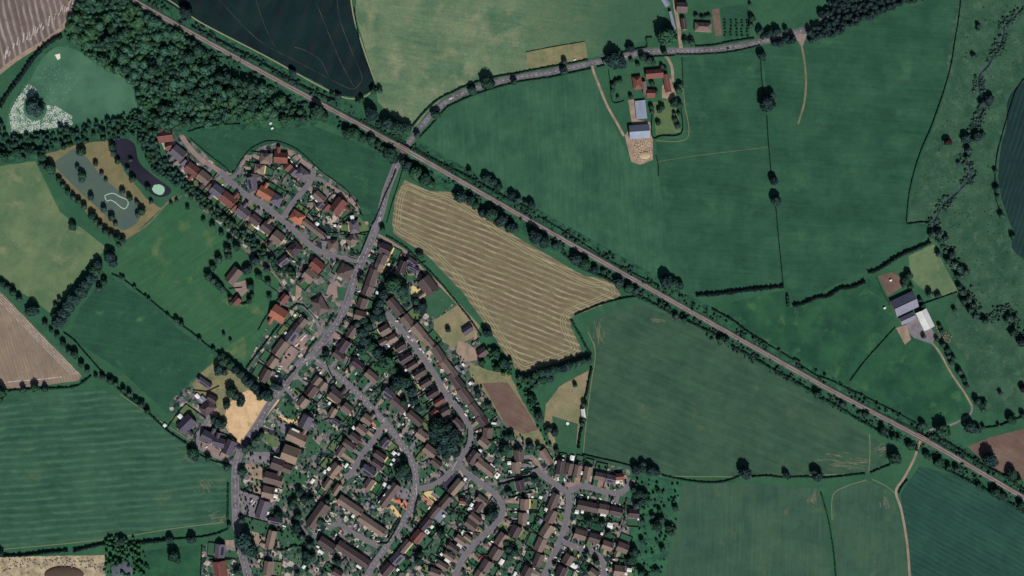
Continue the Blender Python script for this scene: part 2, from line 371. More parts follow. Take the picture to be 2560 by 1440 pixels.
# ------------------------------------------------------------------ ponds and river
def water(name, c, c2, s, sm=True, z=.08, rough=.35):
    m = plain(name+' water', c, .06, 6, rough, .3, c2=c2, size2=45)
    return area('pond', pp(s), z, m, sm=sm)
water('algae green', (62, 104, 84), (76, 120, 96), '85 175 105 142 150 116 192 126 262 170 342 214 346 268 300 290 200 306 60 330 20 338 18 300 30 255 62 215')
water('murky', (84, 104, 94), (78, 98, 94), '136 408 165 385 190 372 218 395 250 435 300 480 350 515 346 552 316 574 298 572 250 525 200 480 150 430')
water('dark', (44, 46, 60), (34, 36, 50), '282 352 300 345 335 358 348 405 385 440 428 474 412 492 385 488 358 465 325 430 295 398')
def foam(poly, n, seed, sz, lab):
    rnd = random.Random(seed); P = pp(poly); xs = [p[0] for p in P]; ys = [p[1] for p in P]; v = []; f = []
    while len(f) < n:
        x = rnd.uniform(min(xs), max(xs)); y = rnd.uniform(min(ys), max(ys))
        if not inside((x, y), P): continue
        if (x-88)**2+(y-272)**2 < 30**2: continue
        if noise.noise((x/14, y/14, 3))+rnd.uniform(-.2, .7) < 0: continue
        r = rnd.uniform(.4, 1)*sz; k = len(v); a0 = rnd.random()*6
        for j in range(5):
            a = a0+j*1.256; q = W(x+r*math.cos(a), y+r*math.sin(a)*rnd.uniform(.6, 1)); v.append((*q, .2+rnd.random()*.05))
        f.append(tuple(range(k, k+5)))
    o = mesh('water_blossom', v, up(v, f), plain('white blossom', (205, 216, 208), .15)); tag(o, lab, 'blossom', kind='stuff')
foam('72 208 92 225 95 255 105 262 140 265 180 290 182 312 120 322 60 332 30 335 22 285 40 250', 3300, 3, 1.15, 'white water blossom crowding the corner of the green pond')
foam('84 180 130 150 200 190 170 250 110 260', 110, 4, .8, 'scattered white flecks floating on the green pond')
ribbon('pond_margin', pp('118 128 150 114 192 124 230 148 262 168 300 190 342 213 348 240'), 5, .15, FM['weed'])
ribbon('pond_margin', pp('235 150 262 169 300 191 340 213'), 2.2, .17, plain('pale mud margin', (112, 134, 98), .2))
ribbon('pond_margin', pp('118 128 100 150 88 170 76 192 62 212 48 236 34 262 22 290'), 7, .155, FM['weed'])
def blob(cx, cy, rx, ry, rot, seed, n=26, amp=.25):
    o = []
    for i in range(n):
        a = i/n*2*math.pi; r = 1+amp*noise.noise((math.cos(a)*1.7+seed, math.sin(a)*1.7, seed))*2
        x = rx*r*math.cos(a); y = ry*r*math.sin(a); c, s = math.cos(R(rot)), math.sin(R(rot))
        o.append((cx+x*c-y*s, cy+x*s+y*c))
    return o
tag(area('algae_mat', blob(397, 474, 17, 12, 20, 4, amp=.12), .12, plain('mint algae', (150, 196, 172), .08), kind=None), 'pale mint algae mat floating on the dark narrow pond', 'algae mat', kind='thing')
mo = pp('262 490 275 484 286 484 300 492 318 500 320 512 312 522 302 518 288 506 276 500 268 503')
rim = ribbon('foam_ring', [(x, y) for x, y in mo], 2.2, .2, plain('white foam', (170, 190, 182), .2), closed=True, kind='thing')
tag(rim, 'white rim of floating scum on the murky pond', 'foam', kind='thing')
tag(area('foam_patch', pp('137 137 150 134 151 146 144 150'), .12, plain('white scum', (226, 226, 210), .1), kind=None), 'bright white scum patch at the top of the green pond', 'foam', kind='thing')
riv = plain('river water', (22, 32, 44), .1, 5, .3, .4, c2=(50, 64, 76), size2=9)
for s_ in ('2600 -40 2558 20 2532 44 2512 62 2508 95 2484 140 2470 165 2450 188 2448 212 2450 232 2462 250 2450 290 2425 340 2412 380 2425 425 2424 445 2395 480 2360 510 2340 545 2334 575', '2455 800 2480 796 2500 780 2505 768 2520 768 2528 782', '2530 835 2545 850 2575 860', '1920 0'):
    if len(pp(s_)) > 1:
        ribbon('river_bank', pp(s_), 8.5, .055, field_mat('reedy bank', (84, 104, 100), (60, 84, 80), 8, fine=.4) if 'rb' not in M else M['rb'])
        ribbon('river', pp(s_), 5.5, .085, riv)
# ------------------------------------------------------------------ village ground
def village_mat():
    g = NG('garden ground')
    vo = g.n('ShaderNodeTexVoronoi'); vo.inputs['Scale'].default_value = 1/6.2
    wv = g.n('ShaderNodeVectorMath'); wv.operation = 'ADD'
    g.l(g.rot(38), wv.inputs[0])
    cb = g.n('ShaderNodeTexNoise'); cb.inputs['Scale'].default_value = .1; g.l(g.pos, cb.inputs[0])
    sc_ = g.n('ShaderNodeVectorMath'); sc_.operation = 'SCALE'; g.l(cb.outputs['Color'], sc_.inputs[0]); sc_.inputs['Scale'].default_value = 1.0
    g.l(sc_.outputs[0], wv.inputs[1]); g.l(wv.outputs[0], vo.inputs['Vector']); vo.distance = 'CHEBYCHEV'
    se = g.n('ShaderNodeSeparateColor'); g.l(vo.outputs['Color'], se.inputs[0])
    r1 = se.outputs[0]; r2 = se.outputs[1]
    col = g.mix(r2, C(42, 80, 66), C(80, 106, 86))
    col = g.mix(g.ramp(r1, .5, .51), col, C(112, 108, 114))
    col = g.mix(g.ramp(r1, .66, .67), col, C(30, 50, 52))
    col = g.mix(g.ramp(r1, .8, .81), col, C(138, 128, 124))
    col = g.mix(g.ramp(r1, .92, .93), col, C(180, 172, 160))
    col = g.mix(g.ramp(g.noise(4.5, 4, .7), .57, .61), col, C(28, 50, 50))
    v = g.noise(2, 3, .7); hs = g.n('ShaderNodeHueSaturation'); g.l(col, hs.inputs['Color'])
    g.l(g.math('MULTIPLY_ADD', v, .7, .65), hs.inputs['Value'])
    return g.out(hs.outputs[0])
M['village'] = village_mat()
for s_ in ('392 330 440 325 480 355 560 430 600 405 640 368 690 352 745 382 800 425 860 470 905 510 900 640 880 720 850 790 800 880 700 1000 640 980 690 900 640 960 615 918 680 790 700 700 640 660 560 570 500 520 440 440',
           '945 590 990 612 1100 710 1195 830 1205 880 1215 950 1215 985 1260 1060 1320 1112 1380 1118 1455 1145 1575 1175 1575 1300 1560 1600 590 1600 600 1350 592 1180 640 1075 790 900 870 760 900 680',
           '420 1010 470 960 500 930 560 1040 600 1115 590 1165 500 1130 440 1070', '504 1362 600 1350 640 1600 504 1600'):
    area('garden_ground', pp(s_), .025, M['village'])
# ------------------------------------------------------------------ roads
ROADS = [
 ('main village road', 14, 2.6, 'asphalt', '1004 384 996 402 980 440 965 480 954 525 944 555 927 602 908 645 887 697 868 755 850 798 820 838 785 886 751 907 712 961 673 1013 645 1060 617 1102 599 1134 589 1173 588 1220 589 1278 592 1317 600 1345 606 1387 614 1418 624 1460 640 1520'),
 ('north road', 13, 0, 'asphalt', '1004 384 1020 360 1040 332 1075 290 1102 265 1130 246 1170 227 1240 207 1280 196 1380 180 1480 158 1540 147 1605 131 1655 128 1755 126 1830 118 1920 100 1982 83 2032 66 2082 38 2145 5 2200 -20 2300 -60'),
 ('north estate road', 10, 2.2, 'asphalt2', '903 655 880 648 850 645 809 634 778 615 747 587 716 559 656 511 609 483 585 462 563 440 550 428'),
 ('north estate spur', 9, 2, 'asphalt2', '706 548 722 522 738 500 762 472 780 448 784 430 783 420'),
 ('north estate stub', 8, 0, 'asphalt2', '782 446 800 448 816 460'),
 ('north estate fork', 9, 0, 'asphalt2', '572 446 590 438 604 420'),
 ('crescent', 10, 2.2, 'asphalt2', '964 782 980 797 1003 824 1025 849 1045 876 1065 904 1088 938 1109 977 1124 996 1151 1029 1170 1060 1177 1085 1174 1105 1160 1132 1144 1156 1119 1188 1091 1209 1065 1219 1040 1222'),
 ('central road', 11, 2.2, 'asphalt2', '790 902 821 922 852 946 891 980 922 1013 953 1046 975 1070 996 1099 1019 1134 1034 1165 1040 1204 1035 1238 1022 1281 994 1324 960 1374 929 1420 905 1460'),
 ('inner close', 10, 2, 'asphalt2', '962 1060 950 1078 930 1106 913 1126 892 1159 876 1186 860 1192'),
 ('terrace court', 9, 2, 'asphalt2', '945 1364 930 1358 901 1343 869 1324 851 1309 843 1290'),
 ('terrace court turning', 12, 0, 'asphalt2', '850 1310 835 1312 820 1322'),
 ('south bend road', 10, 2.2, 'asphalt2', '1144 1156 1160 1177 1185 1195 1216 1218 1242 1240 1256 1265 1254 1290 1235 1314 1196 1350 1165 1386 1149 1412 1130 1460'),
 ('east road', 10, 2.2, 'asphalt2', '1340 1170 1360 1190 1398 1217 1418 1234 1422 1261 1414 1307 1400 1352 1379 1397 1352 1460'),
 ('east close', 10, 2.2, 'asphalt2', '1416 1232 1437 1221 1461 1216 1490 1223 1520 1231 1546 1231 1566 1222 1575 1208'),
 ('south east close', 9, 2, 'asphalt2', '1402 1352 1425 1361 1445 1370 1484 1381 1504 1398 1510 1425 1508 1460')]
RD = [(n, w, smooth(pp(s), 4)) for n, w, _, _, s in ROADS]
def near_road(x, y, skip=None, pad=0):
    for n, w, P in RD:
        if n == skip: continue
        for p in P:
            if (p.x-x)**2+(p.y-y)**2 < (w/2+pad)**2: return True
    return False
for k, (n, w, pv, m, s_) in enumerate(ROADS):
    P = RD[k][2]
    v, f = strip_vf(P, -w/2, w/2, .18+k*.006); o = mesh('road', v, up(v, f), M[m]); o['kind'] = 'structure'
    if not pv:
        v, f = strip_vf(P, w/2, w/2+4, .09); strip_vf(P, -w/2-4, -w/2, .09, vf=(v, f)); mesh('road_verge', v, up(v, f), M['verge'])['kind'] = 'structure'
        continue
    v, f = [], []
    for sg in (1, -1):
        A = offs(P, sg*(w/2+pv/2))
        ok = [not near_road(a.x, a.y, n, 1.2) for a in A]
        strip_vf(P, sg*w/2, sg*(w/2+pv), .31, vf=(v, f), keep=lambda i: ok[i] and ok[i+1])
        strip_vf(P, sg*w/2, sg*w/2+sg*.01, .18, .31, vf=(v, f), keep=lambda i: ok[i] and ok[i+1])
    mesh('pavement', v, up(v, f), M['pave'])['kind'] = 'structure'
# painted markings
def dashes(P, on, off_, w, z=.3):
    v, f = [], []; acc = 0
    for i in range(len(P)-1):
        L = (P[i+1]-P[i]).length; acc += L
        if acc % (on+off_) < on: strip_vf([P[i], P[i+1]], -w/2, w/2, z, vf=(v, f))
    return v, f
for k in (0, 1, 7):
    v, f = dashes(smooth(pp(ROADS[k][4]), 2.2), 4, 8, .8); mesh('road_marking', v, up(v, f), M['paint'])['kind'] = 'structure'
for s_ in ('893 655 899 640', '782 892 800 906', '942 1362 950 1350', '1143 1152 1130 1176', '1042 1212 1041 1238', '955 1054 962 1046', '757 906 770 896'):
    ribbon('road_marking', pp(s_), .8, .32, M['paint'], sm=False)
for cx, cy, r_ in ((949, 548, 3.2), (768, 910, 3)):
    ribbon('road_marking', [(cx+r_*math.cos(a)*.6, cy+r_*1.6*math.sin(a)) for a in np.linspace(0, 6.28, 12)[:-1]], .9, .32, M['paint'], closed=True)
# drives and lanes
for w_, m_, s_ in ((12, 'block', '552 430 525 412 500 397 472 366 454 340'), (7, 'block', '600 418 612 402 625 390'), (11, 'block', '718 378 735 390 754 403 780 418'),
                   (11, 'block', '814 460 830 470 847 480 870 495 885 508 896 522'), (7, 'block', '945 587 965 598 997 618 1020 634 1059 677 1085 700'),
                   (6, 'gravel', '1085 700 1103 716 1134 748 1160 780 1176 810 1190 840 1182 862'), (6, 'gravel', '1480 165 1486 185 1497 212 1517 262 1542 307 1560 340'),
                   (7, 'gravel', '1655 130 1672 150 1680 170 1682 205'), (9, 'gravel', '1703 125 1700 100 1697 70 1690 30 1686 0'), (4.5, 'gravel', '2325 852 2350 882 2377 932 2410 980 2430 1015'),
                   (5, 'concrete', '2430 1015 2424 1037 2382 1060 2340 1070 2320 1078'), (6, 'gravel', '2310 1082 2296 1115 2284 1150 2260 1195 2240 1228 2252 1270 2262 1320 2270 1380 2276 1480'),
                   (6, 'concrete', '833 640 842 668 838 690 826 715'), (8, 'concrete', '800 838 796 815 785 792 770 775 745 755'), (9, 'block', '775 640 790 655 782 670 762 690'),
                   (7, 'concrete', '590 1160 555 1148 520 1130 500 1120 494 1095 510 1060 522 1040'), (8, 'newtar', '655 1070 680 1080 700 1095 705 1110 692 1128'),
                   (4, 'gravel', '1560 1195 1590 1205'), (6, 'concrete', '1336 1174 1300 1190 1262 1202 1225 1212'), (12, 'block', '1320 1135 1345 1160 1352 1178')):
    ribbon('lane', pp(s_), w_, .12, M[m_])
for m_, s_ in (('block', '735 855 762 830 770 850 748 880 730 905 712 925 700 910 715 880'), ('block', '822 712 842 700 855 715 852 740 835 748 815 735'), ('gravel', '1570 250 1588 248 1595 300 1625 305 1632 345 1632 400 1600 412 1578 405 1562 340 1580 310'),
               ('gravel', '1655 215 1675 195 1690 235 1685 250 1655 245'), ('concrete', '2262 800 2300 775 2340 840 2330 860 2285 845 2270 828'), ('gravel', '2240 820 2265 812 2278 848 2262 862'),
               ('beigeb', '2195 690 2230 680 2265 700 2260 715 2220 740'), ('gravel', '1145 850 1175 862 1200 880 1195 900 1160 905 1140 880'), ('terracotta', '925 1038 938 1040 945 1052 938 1072 928 1066'),
               ('sandpave', '1056 1232 1070 1228 1105 1226 1112 1232 1084 1258'), ('terracotta', '1054 1236 1084 1258 1078 1262 1066 1268'), ('newtar', '1104 1214 1118 1200 1130 1188 1138 1184 1150 1190 1138 1206 1122 1230'),
               ('concrete', '985 1248 1005 1215 1022 1225 1024 1245 1008 1252'), ('terracotta', '982 1252 990 1240 1020 1254 1016 1276'), ('sandpave', '975 1270 982 1262 1004 1290 998 1298'), ('sandpave', '1432 1385 1450 1382 1445 1404'),
               ('concrete', '600 1225 650 1235 652 1280 672 1305 605 1288'), ('gravel', '610 1160 640 1160 665 1175 660 1200 630 1195'), ('gravel', '640 1200 655 1215 652 1235 625 1228'), ('concrete', '620 1130 675 1130 680 1160 625 1155'),
               ('concrete', '690 1050 710 1055 730 1066 718 1092 700 1075'), ('block', '495 1100 520 1110 575 1140 560 1148 510 1128'), ('sandpave', '692 1038 730 1050 750 1040 745 1055 728 1062'), ('block', '800 850 835 820 860 835 850 850'),
               ('block', '1400 1195 1450 1190 1470 1205 1440 1212 1425 1222 1408 1210'), ('block', '1480 1198 1540 1208 1535 1222 1500 1215'), ('block', '580 710 615 700 622 725 600 745'), ('gravel', '520 1000 540 1010 548 1030 530 1045'),
               ('block', '1445 1345 1462 1340 1458 1362'), ('gravel', '740 712 755 718 752 740 738 755'), ('sandpave', '1028 712 1050 722 1068 735 1048 752 1030 738'), ('block', '1315 1260 1320 1300 1268 1310 1268 1270'),
               ('gravel', '560 1350 585 1350 588 1390 566 1385'), ('gravel', '628 1325 665 1345 662 1372 638 1358'), ('concrete', '1555 1195 1575 1195 1580 1212 1560 1215'), ('sandpave', '1425 1136 1438 1140 1434 1154 1424 1150')):
    if m_ == 'beigeb': M['beigeb'] = FM['earth']
    area('yard', pp(s_), .135, M[m_])
for m_, s_ in (('lawn2', '655 1085 672 1084 698 1102 690 1120 670 1112'), ('lawn', '905 1020 925 1028 955 1060 950 1075'), ('lawn', '1042 1195 1060 1175 1090 1150 1100 1165 1060 1200'), ('lawn', '695 1025 712 1004 752 1028 730 1048'),
               ('lawn', '750 1100 775 1090 800 1115 790 1135 765 1120'), ('lawn', '790 1050 815 1050 822 1080 795 1085'), ('lawn', '710 1225 760 1220 755 1250 700 1240'), ('lawn', '690 1180 730 1165 765 1190 760 1212 715 1208'),
               ('lawn', '610 1290 672 1305 680 1320 655 1335 615 1325'), ('lawn', '692 1330 735 1315 770 1340 760 1370 700 1370'), ('lawn2', '896 540 915 560 905 600 892 590'), ('lawn', '880 620 900 605 905 640 885 632'),
               ('lawn', '685 810 700 815 695 840 662 838'), ('lawn', '842 715 868 722 858 752 845 750'), ('lawn', '985 685 1040 690 1020 705 985 700'), ('lawn', '1040 1145 1030 1180 1020 1200 1010 1190'), ('lawn', '1230 1055 1275 1085 1265 1105 1225 1092'),
               ('lawn', '1740 20 1790 20 1790 55 1740 60'), ('lawn', '1705 85 1800 85 1808 108 1740 112'), ('rough', '1800 20 1870 10 1875 88 1810 100'), ('lawn2', '1632 255 1690 245 1702 330 1640 338'), ('lawn', '1548 190 1580 190 1585 235 1530 250'),
               ('lawn', '1380 1040 1445 1060 1440 1120 1390 1118'), ('lawn', '1415 1150 1430 1160 1405 1175'), ('lawn2', '465 1010 475 1005 490 1030 460 1070 425 1050')):
    area('lawn', pp(s_), .14, FM[m_])
area('vegetable_plot', pp('1780 25 1797 20 1805 88 1788 90'), .145, FM['earth'])['kind'] = 'structure'
# ------------------------------------------------------------------ railway on its low bank, with two underbridges
acc = [0.0]
for i in range(1, len(RP)): acc.append(acc[-1]+(RP[i]-RP[i-1]).length*S)
def s_at(x, y): return acc[min(range(len(RP)), key=lambda i: (RP[i].x-x)**2+(RP[i].y-y)**2)]
B1, B2 = s_at(1010, 375), s_at(2305, 1098)
def rz(s_): return 1.0+4.4*math.exp(-((s_-B1)/70)**2)+3.6*math.exp(-((s_-B2)/50)**2)
HR = [rz(a) for a in acc]
RB = 6.8
def rail_strip(d0, d1, dz0, dz1, keep=None, vf=None, ground=None):
    a = offs(RP, d0); b = offs(RP, d1); v, f = vf if vf else ([], []); s0 = len(v)
    for i, (p, q) in enumerate(zip(a, b)):
        v.append((*W(p.x, p.y), HR[i]+dz0)); v.append((*W(q.x, q.y), HR[i]+dz1))
    for i in range(len(RP)-1):
        if keep and not keep(i): continue
        f.append((s0+2*i, s0+2*i+1, s0+2*i+3, s0+2*i+2))
    return v, f
bridge_at = lambda i: min(abs(acc[i]-B1), abs(acc[i]-B2)) < 7
v, f = [], []
for sg in (1, -1):
    a = offs(RP, sg*RB); v0 = len(v)
    for i, p in enumerate(a):
        n_ = (p-RP[i]).normalized(); q = p+n_*(HR[i]*1.5/S)
        v.append((*W(p.x, p.y), HR[i]-.02)); v.append((*W(q.x, q.y), .02))
    for i in range(len(RP)-1):
        if not bridge_at(i): f.append((v0+2*i, v0+2*i+1, v0+2*i+3, v0+2*i+2))
mesh('embankment', v, up(v, f), FM['scrub'])['kind'] = 'structure'
rw = link(bpy.data.objects.new('railway', None)); rw['kind'] = 'structure'
v, f = rail_strip(-RB, RB, 0, 0); mesh('ballast', v, up(v, f), plain('brown ballast', (98, 94, 92), .24, 2, c2=(78, 82, 78), size2=16), rw)
v, f = rail_strip(-4.6, 4.6, .12, .12); mesh('ballast', v, up(v, f), plain('grey ballast', (112, 106, 104), .2, 2, c2=(94, 90, 88), size2=20), rw)
sleeper = plain('concrete sleepers', (152, 146, 146), .22, 2, c2=(132, 124, 122), size2=16)
v, f = [], []
for c_ in (-2.9, 2.9): rail_strip(c_-1.5, c_+1.5, .2, .2, vf=(v, f))
o = mesh('sleepers', v, up(v, f), sleeper, rw); o['kind'] = 'stuff'
rl = plain('steel rail', (120, 100, 95), .1, rough=.4)
for c_ in (-2.9, 2.9):
    for e in (-1.2, 1.2):
        v, f = rail_strip(c_+e-.07, c_+e+.07, .36, .36); rail_strip(c_+e-.07, c_+e-.07, .2, .36, vf=(v, f)); rail_strip(c_+e+.07, c_+e+.07, .2, .36, vf=(v, f))
        mesh('rail', v, f, rl, rw)
# box helper -----------------------------------------------------------------
def boxvf(vf, cx, cy, z0, z1, lx, ly, a):
    v, f = vf; k = len(v); c, s = math.cos(a), math.sin(a)
    for z in (z0, z1):
        for x, y in ((-lx, -ly), (lx, -ly), (lx, ly), (-lx, ly)):
            v.append((cx+(x*c-y*s)/2, cy+(x*s+y*c)/2, z))
    f += [(k+3, k+2, k+1, k), (k+4, k+5, k+6, k+7)]+[(k+i, k+(i+1) % 4, k+4+(i+1) % 4, k+4+i) for i in range(4)]
for (px, py, lab) in ((1010, 373, 'railway bridge carrying the tracks over the main village road'), (2305, 1098, 'railway bridge carrying the tracks over the farm track')):
    i = min(range(len(RP)), key=lambda i: (RP[i].x-px)**2+(RP[i].y-py)**2); p = W(RP[i].x, RP[i].y); q = W(RP[i+1].x, RP[i+1].y)
    a = math.atan2(q[1]-p[1], q[0]-p[0]); z = HR[i]; b = link(bpy.data.objects.new('railway_bridge', None)); b.location = (*p, 0)
    tag(b, lab, 'bridge')
    for sg in (1, -1):
        v, f = [], []; boxvf((v, f), -math.sin(a)*sg*(RB*S+.25), math.cos(a)*sg*(RB*S+.25), z-1, z+1.0, 20, .45, a); mesh('parapet', v, f, M['wallb'], b)
        v, f = [], []; boxvf((v, f), math.cos(a)*sg*8.5, math.sin(a)*sg*8.5, .2, z-1.05, 1.4, RB*2*S, a); mesh('abutment', v, f, M['wallb'], b)
    v, f = [], []; boxvf((v, f), 0, 0, z-1, z-.1, 19, RB*2*S-.1, a); mesh('deck', v, f, M['concrete'], b)
# ================================================================== HOUSES
WALLM = [M['wallb'], M['glassdark'], M['wallc']]
HOUSES = []          # (x, y, L, Wd, ang, type, colour, root, label core)
def wall_mesh(parent, L, D, h, gable, zr, rnd, cream=False, name='wall'):
    v, f, ix = [], [], []
    a, b = L/2-.3, D/2-.3
    k = 0
    v += [(-a, -b, 0), (a, -b, 0), (a, b, 0), (-a, b, 0), (-a, -b, h), (a, -b, h), (a, b, h), (-a, b, h)]
    f += [(0, 1, 5, 4), (2, 3, 7, 6)]
    if gable:
        v += [(-a, 0, h+(zr-h)*.9), (a, 0, h+(zr-h)*.9)]; f += [(1, 2, 6, 9, 5), (3, 0, 4, 8, 7)]
    else: f += [(1, 2, 6, 5), (3, 0, 4, 7)]
    ix += [2 if cream else 0]*len(f)
    n = max(1, int(L/4))
    for s_ in (-1, 1):
        for j in range(n):
            x = -a+(j+.5)*2*a/n
            for z in ((1.2, 3.6) if h > 4 else (1.0,)):
                k = len(v); y = s_*(b+.03)
                q = [(x-.6, y, z), (x+.6, y, z), (x+.6, y, z+1.1), (x-.6, y, z+1.1)]
                v += q; f.append((k, k+1, k+2, k+3) if s_ < 0 else (k+3, k+2, k+1, k)); ix.append(1)
    return mesh(name, v, f, WALLM, parent, ix)
def roof_gable(L, D, h, zr, t=.25, z0=0):
    a, b = L/2, D/2
    v = [(-a, -b, h), (a, -b, h), (a, b, h), (-a, b, h), (-a, 0, zr), (a, 0, zr)]
    v += [(x, y, z-t) for x, y, z in v]
    f = [(0, 1, 5, 4), (2, 3, 4, 5), (7, 6, 10, 11), (9, 8, 11, 10), (0, 6, 7, 1), (2, 8, 9, 3), (4, 10, 6, 0), (3, 9, 10, 4), (1, 7, 11, 5), (5, 11, 8, 2)]
    return v, f
def roof_hip(L, D, h, zr, t=.25):
    a, b = L/2, D/2; r = max(a-b, .05)
    v = [(-a, -b, h), (a, -b, h), (a, b, h), (-a, b, h), (-r, 0, zr), (r, 0, zr)]+[(-a, -b, h-t), (a, -b, h-t), (a, b, h-t), (-a, b, h-t)]
    return v, [(0, 1, 5, 4), (2, 3, 4, 5), (3, 0, 4), (1, 2, 5), (0, 6, 7, 1), (1, 7, 8, 2), (2, 8, 9, 3), (3, 9, 6, 0), (9, 8, 7, 6)]
def ridge(L, zr, r):    # pale ridge tiles
    v, f = [], []; boxvf((v, f), 0, 0, zr-.06, zr+.1, L-.1, .34, 0); return v, f
ridgem = plain('ridge tiles', (150, 132, 128), .15, 1)
chim = plain('chimney brick', (128, 84, 72), .15, 1)
pane = NG('solar glass', .25, .5).out(C(40, 44, 66))
def building(x, y, L, D, ang, ty, col, rnd, name=None):
    """x, y in map px; L, D in metres; ang = direction of the ridge in the picture, clockwise."""
    area_ = L*D
    small = area_ < 42
    if D > L and ty in 'gh': L, D, ang = D, L, ang+90
    nm = name or ('garage' if small else 'house')
    root = link(bpy.data.objects.new(nm, None)); root.location = (*W(x, y), 0); root.rotation_euler = (0, 0, R(-ang))
    if ty == 'f':
        h = 3.0; v, f = [], []; boxvf((v, f), 0, 0, 0, h-.1, L-.4, D-.4, 0); mesh('wall', v, f, M['wallb'], root)
        v, f = [], []; boxvf((v, f), 0, 0, h-.1, h+.15, L, D, 0); mesh('roof', v, f, ROOF[col][0], root)
        v, f = [], []
        for sx, sy, lx, ly in ((0, 1, L+.1, .25), (0, -1, L+.1, .25), (1, 0, .25, D-.42), (-1, 0, .25, D-.42)):
            boxvf((v, f), sx*(L/2-.1), sy*(D/2-.1), h+.16, h+.35, lx, ly, 0)
        mesh('roof_edge', v, f, M['concrete'], root); return root
    h = 2.5 if small else (5.0 if area_ < 260 else 5.2)
    zr = h+min(D, L)/2*math.tan(R(37 if not small else 27))
    if ty == 'x': zr = h+D/2*math.tan(R(37))
    wall_mesh(root, L, D, h, ty != 'h', zr, rnd, cream=rnd.random() < .2)
    v, f = (roof_hip if ty == 'h' else roof_gable)(L+.5, D+.5, h, zr)
    rf = mesh('roof', v, f, ROOF[col][0], root)
    if not small:
        v, f = ridge(L+.4 if ty != 'h' else max(L-D, .6), zr, 0); mesh('ridge', v, f, ridgem, rf)
    if ty == 'x':       # a gabled wing across the back or front
        wl, wd_ = D*.5, min(L*.42, 5.2); s_ = rnd.choice((-1, 1)); wx = rnd.choice((-1, 1))*L*.22
        z2 = h+wd_/2*math.tan(R(37))
        v, f = roof_gable(wl+D*.5, wd_+.4, h+.02, z2)
        v = [(wx+py, s_*(px+D*.25+wl*.5-.1), pz) for px, py, pz in v]
        mesh('roof', v, f, ROOF[col][0], root)
        v, f = [], []; boxvf((v, f), wx, s_*(D*.5+wl*.42), 0, h-.22, wd_-.3, wl*.95, 0)
        mesh('wall', v, f, M['wallb'], root)
    if not small and ty != 'f' and col not in 'wlgk':
        for q in range(1 if L < 12 else 2):
            v, f = [], []; cx = (L/2-1.2)*(1 if q == 0 else -1)*(.4 if ty == 'h' else 1)
            boxvf((v, f), cx, .2, zr-.9, zr+1.0, .9, .7, 0); boxvf((v, f), cx-.2, .2, zr+1.0, zr+1.3, .25, .25, 0); boxvf((v, f), cx+.2, .2, zr+1.0, zr+1.3, .25, .25, 0)
            mesh('chimney', v, f, chim, rf)
    return root
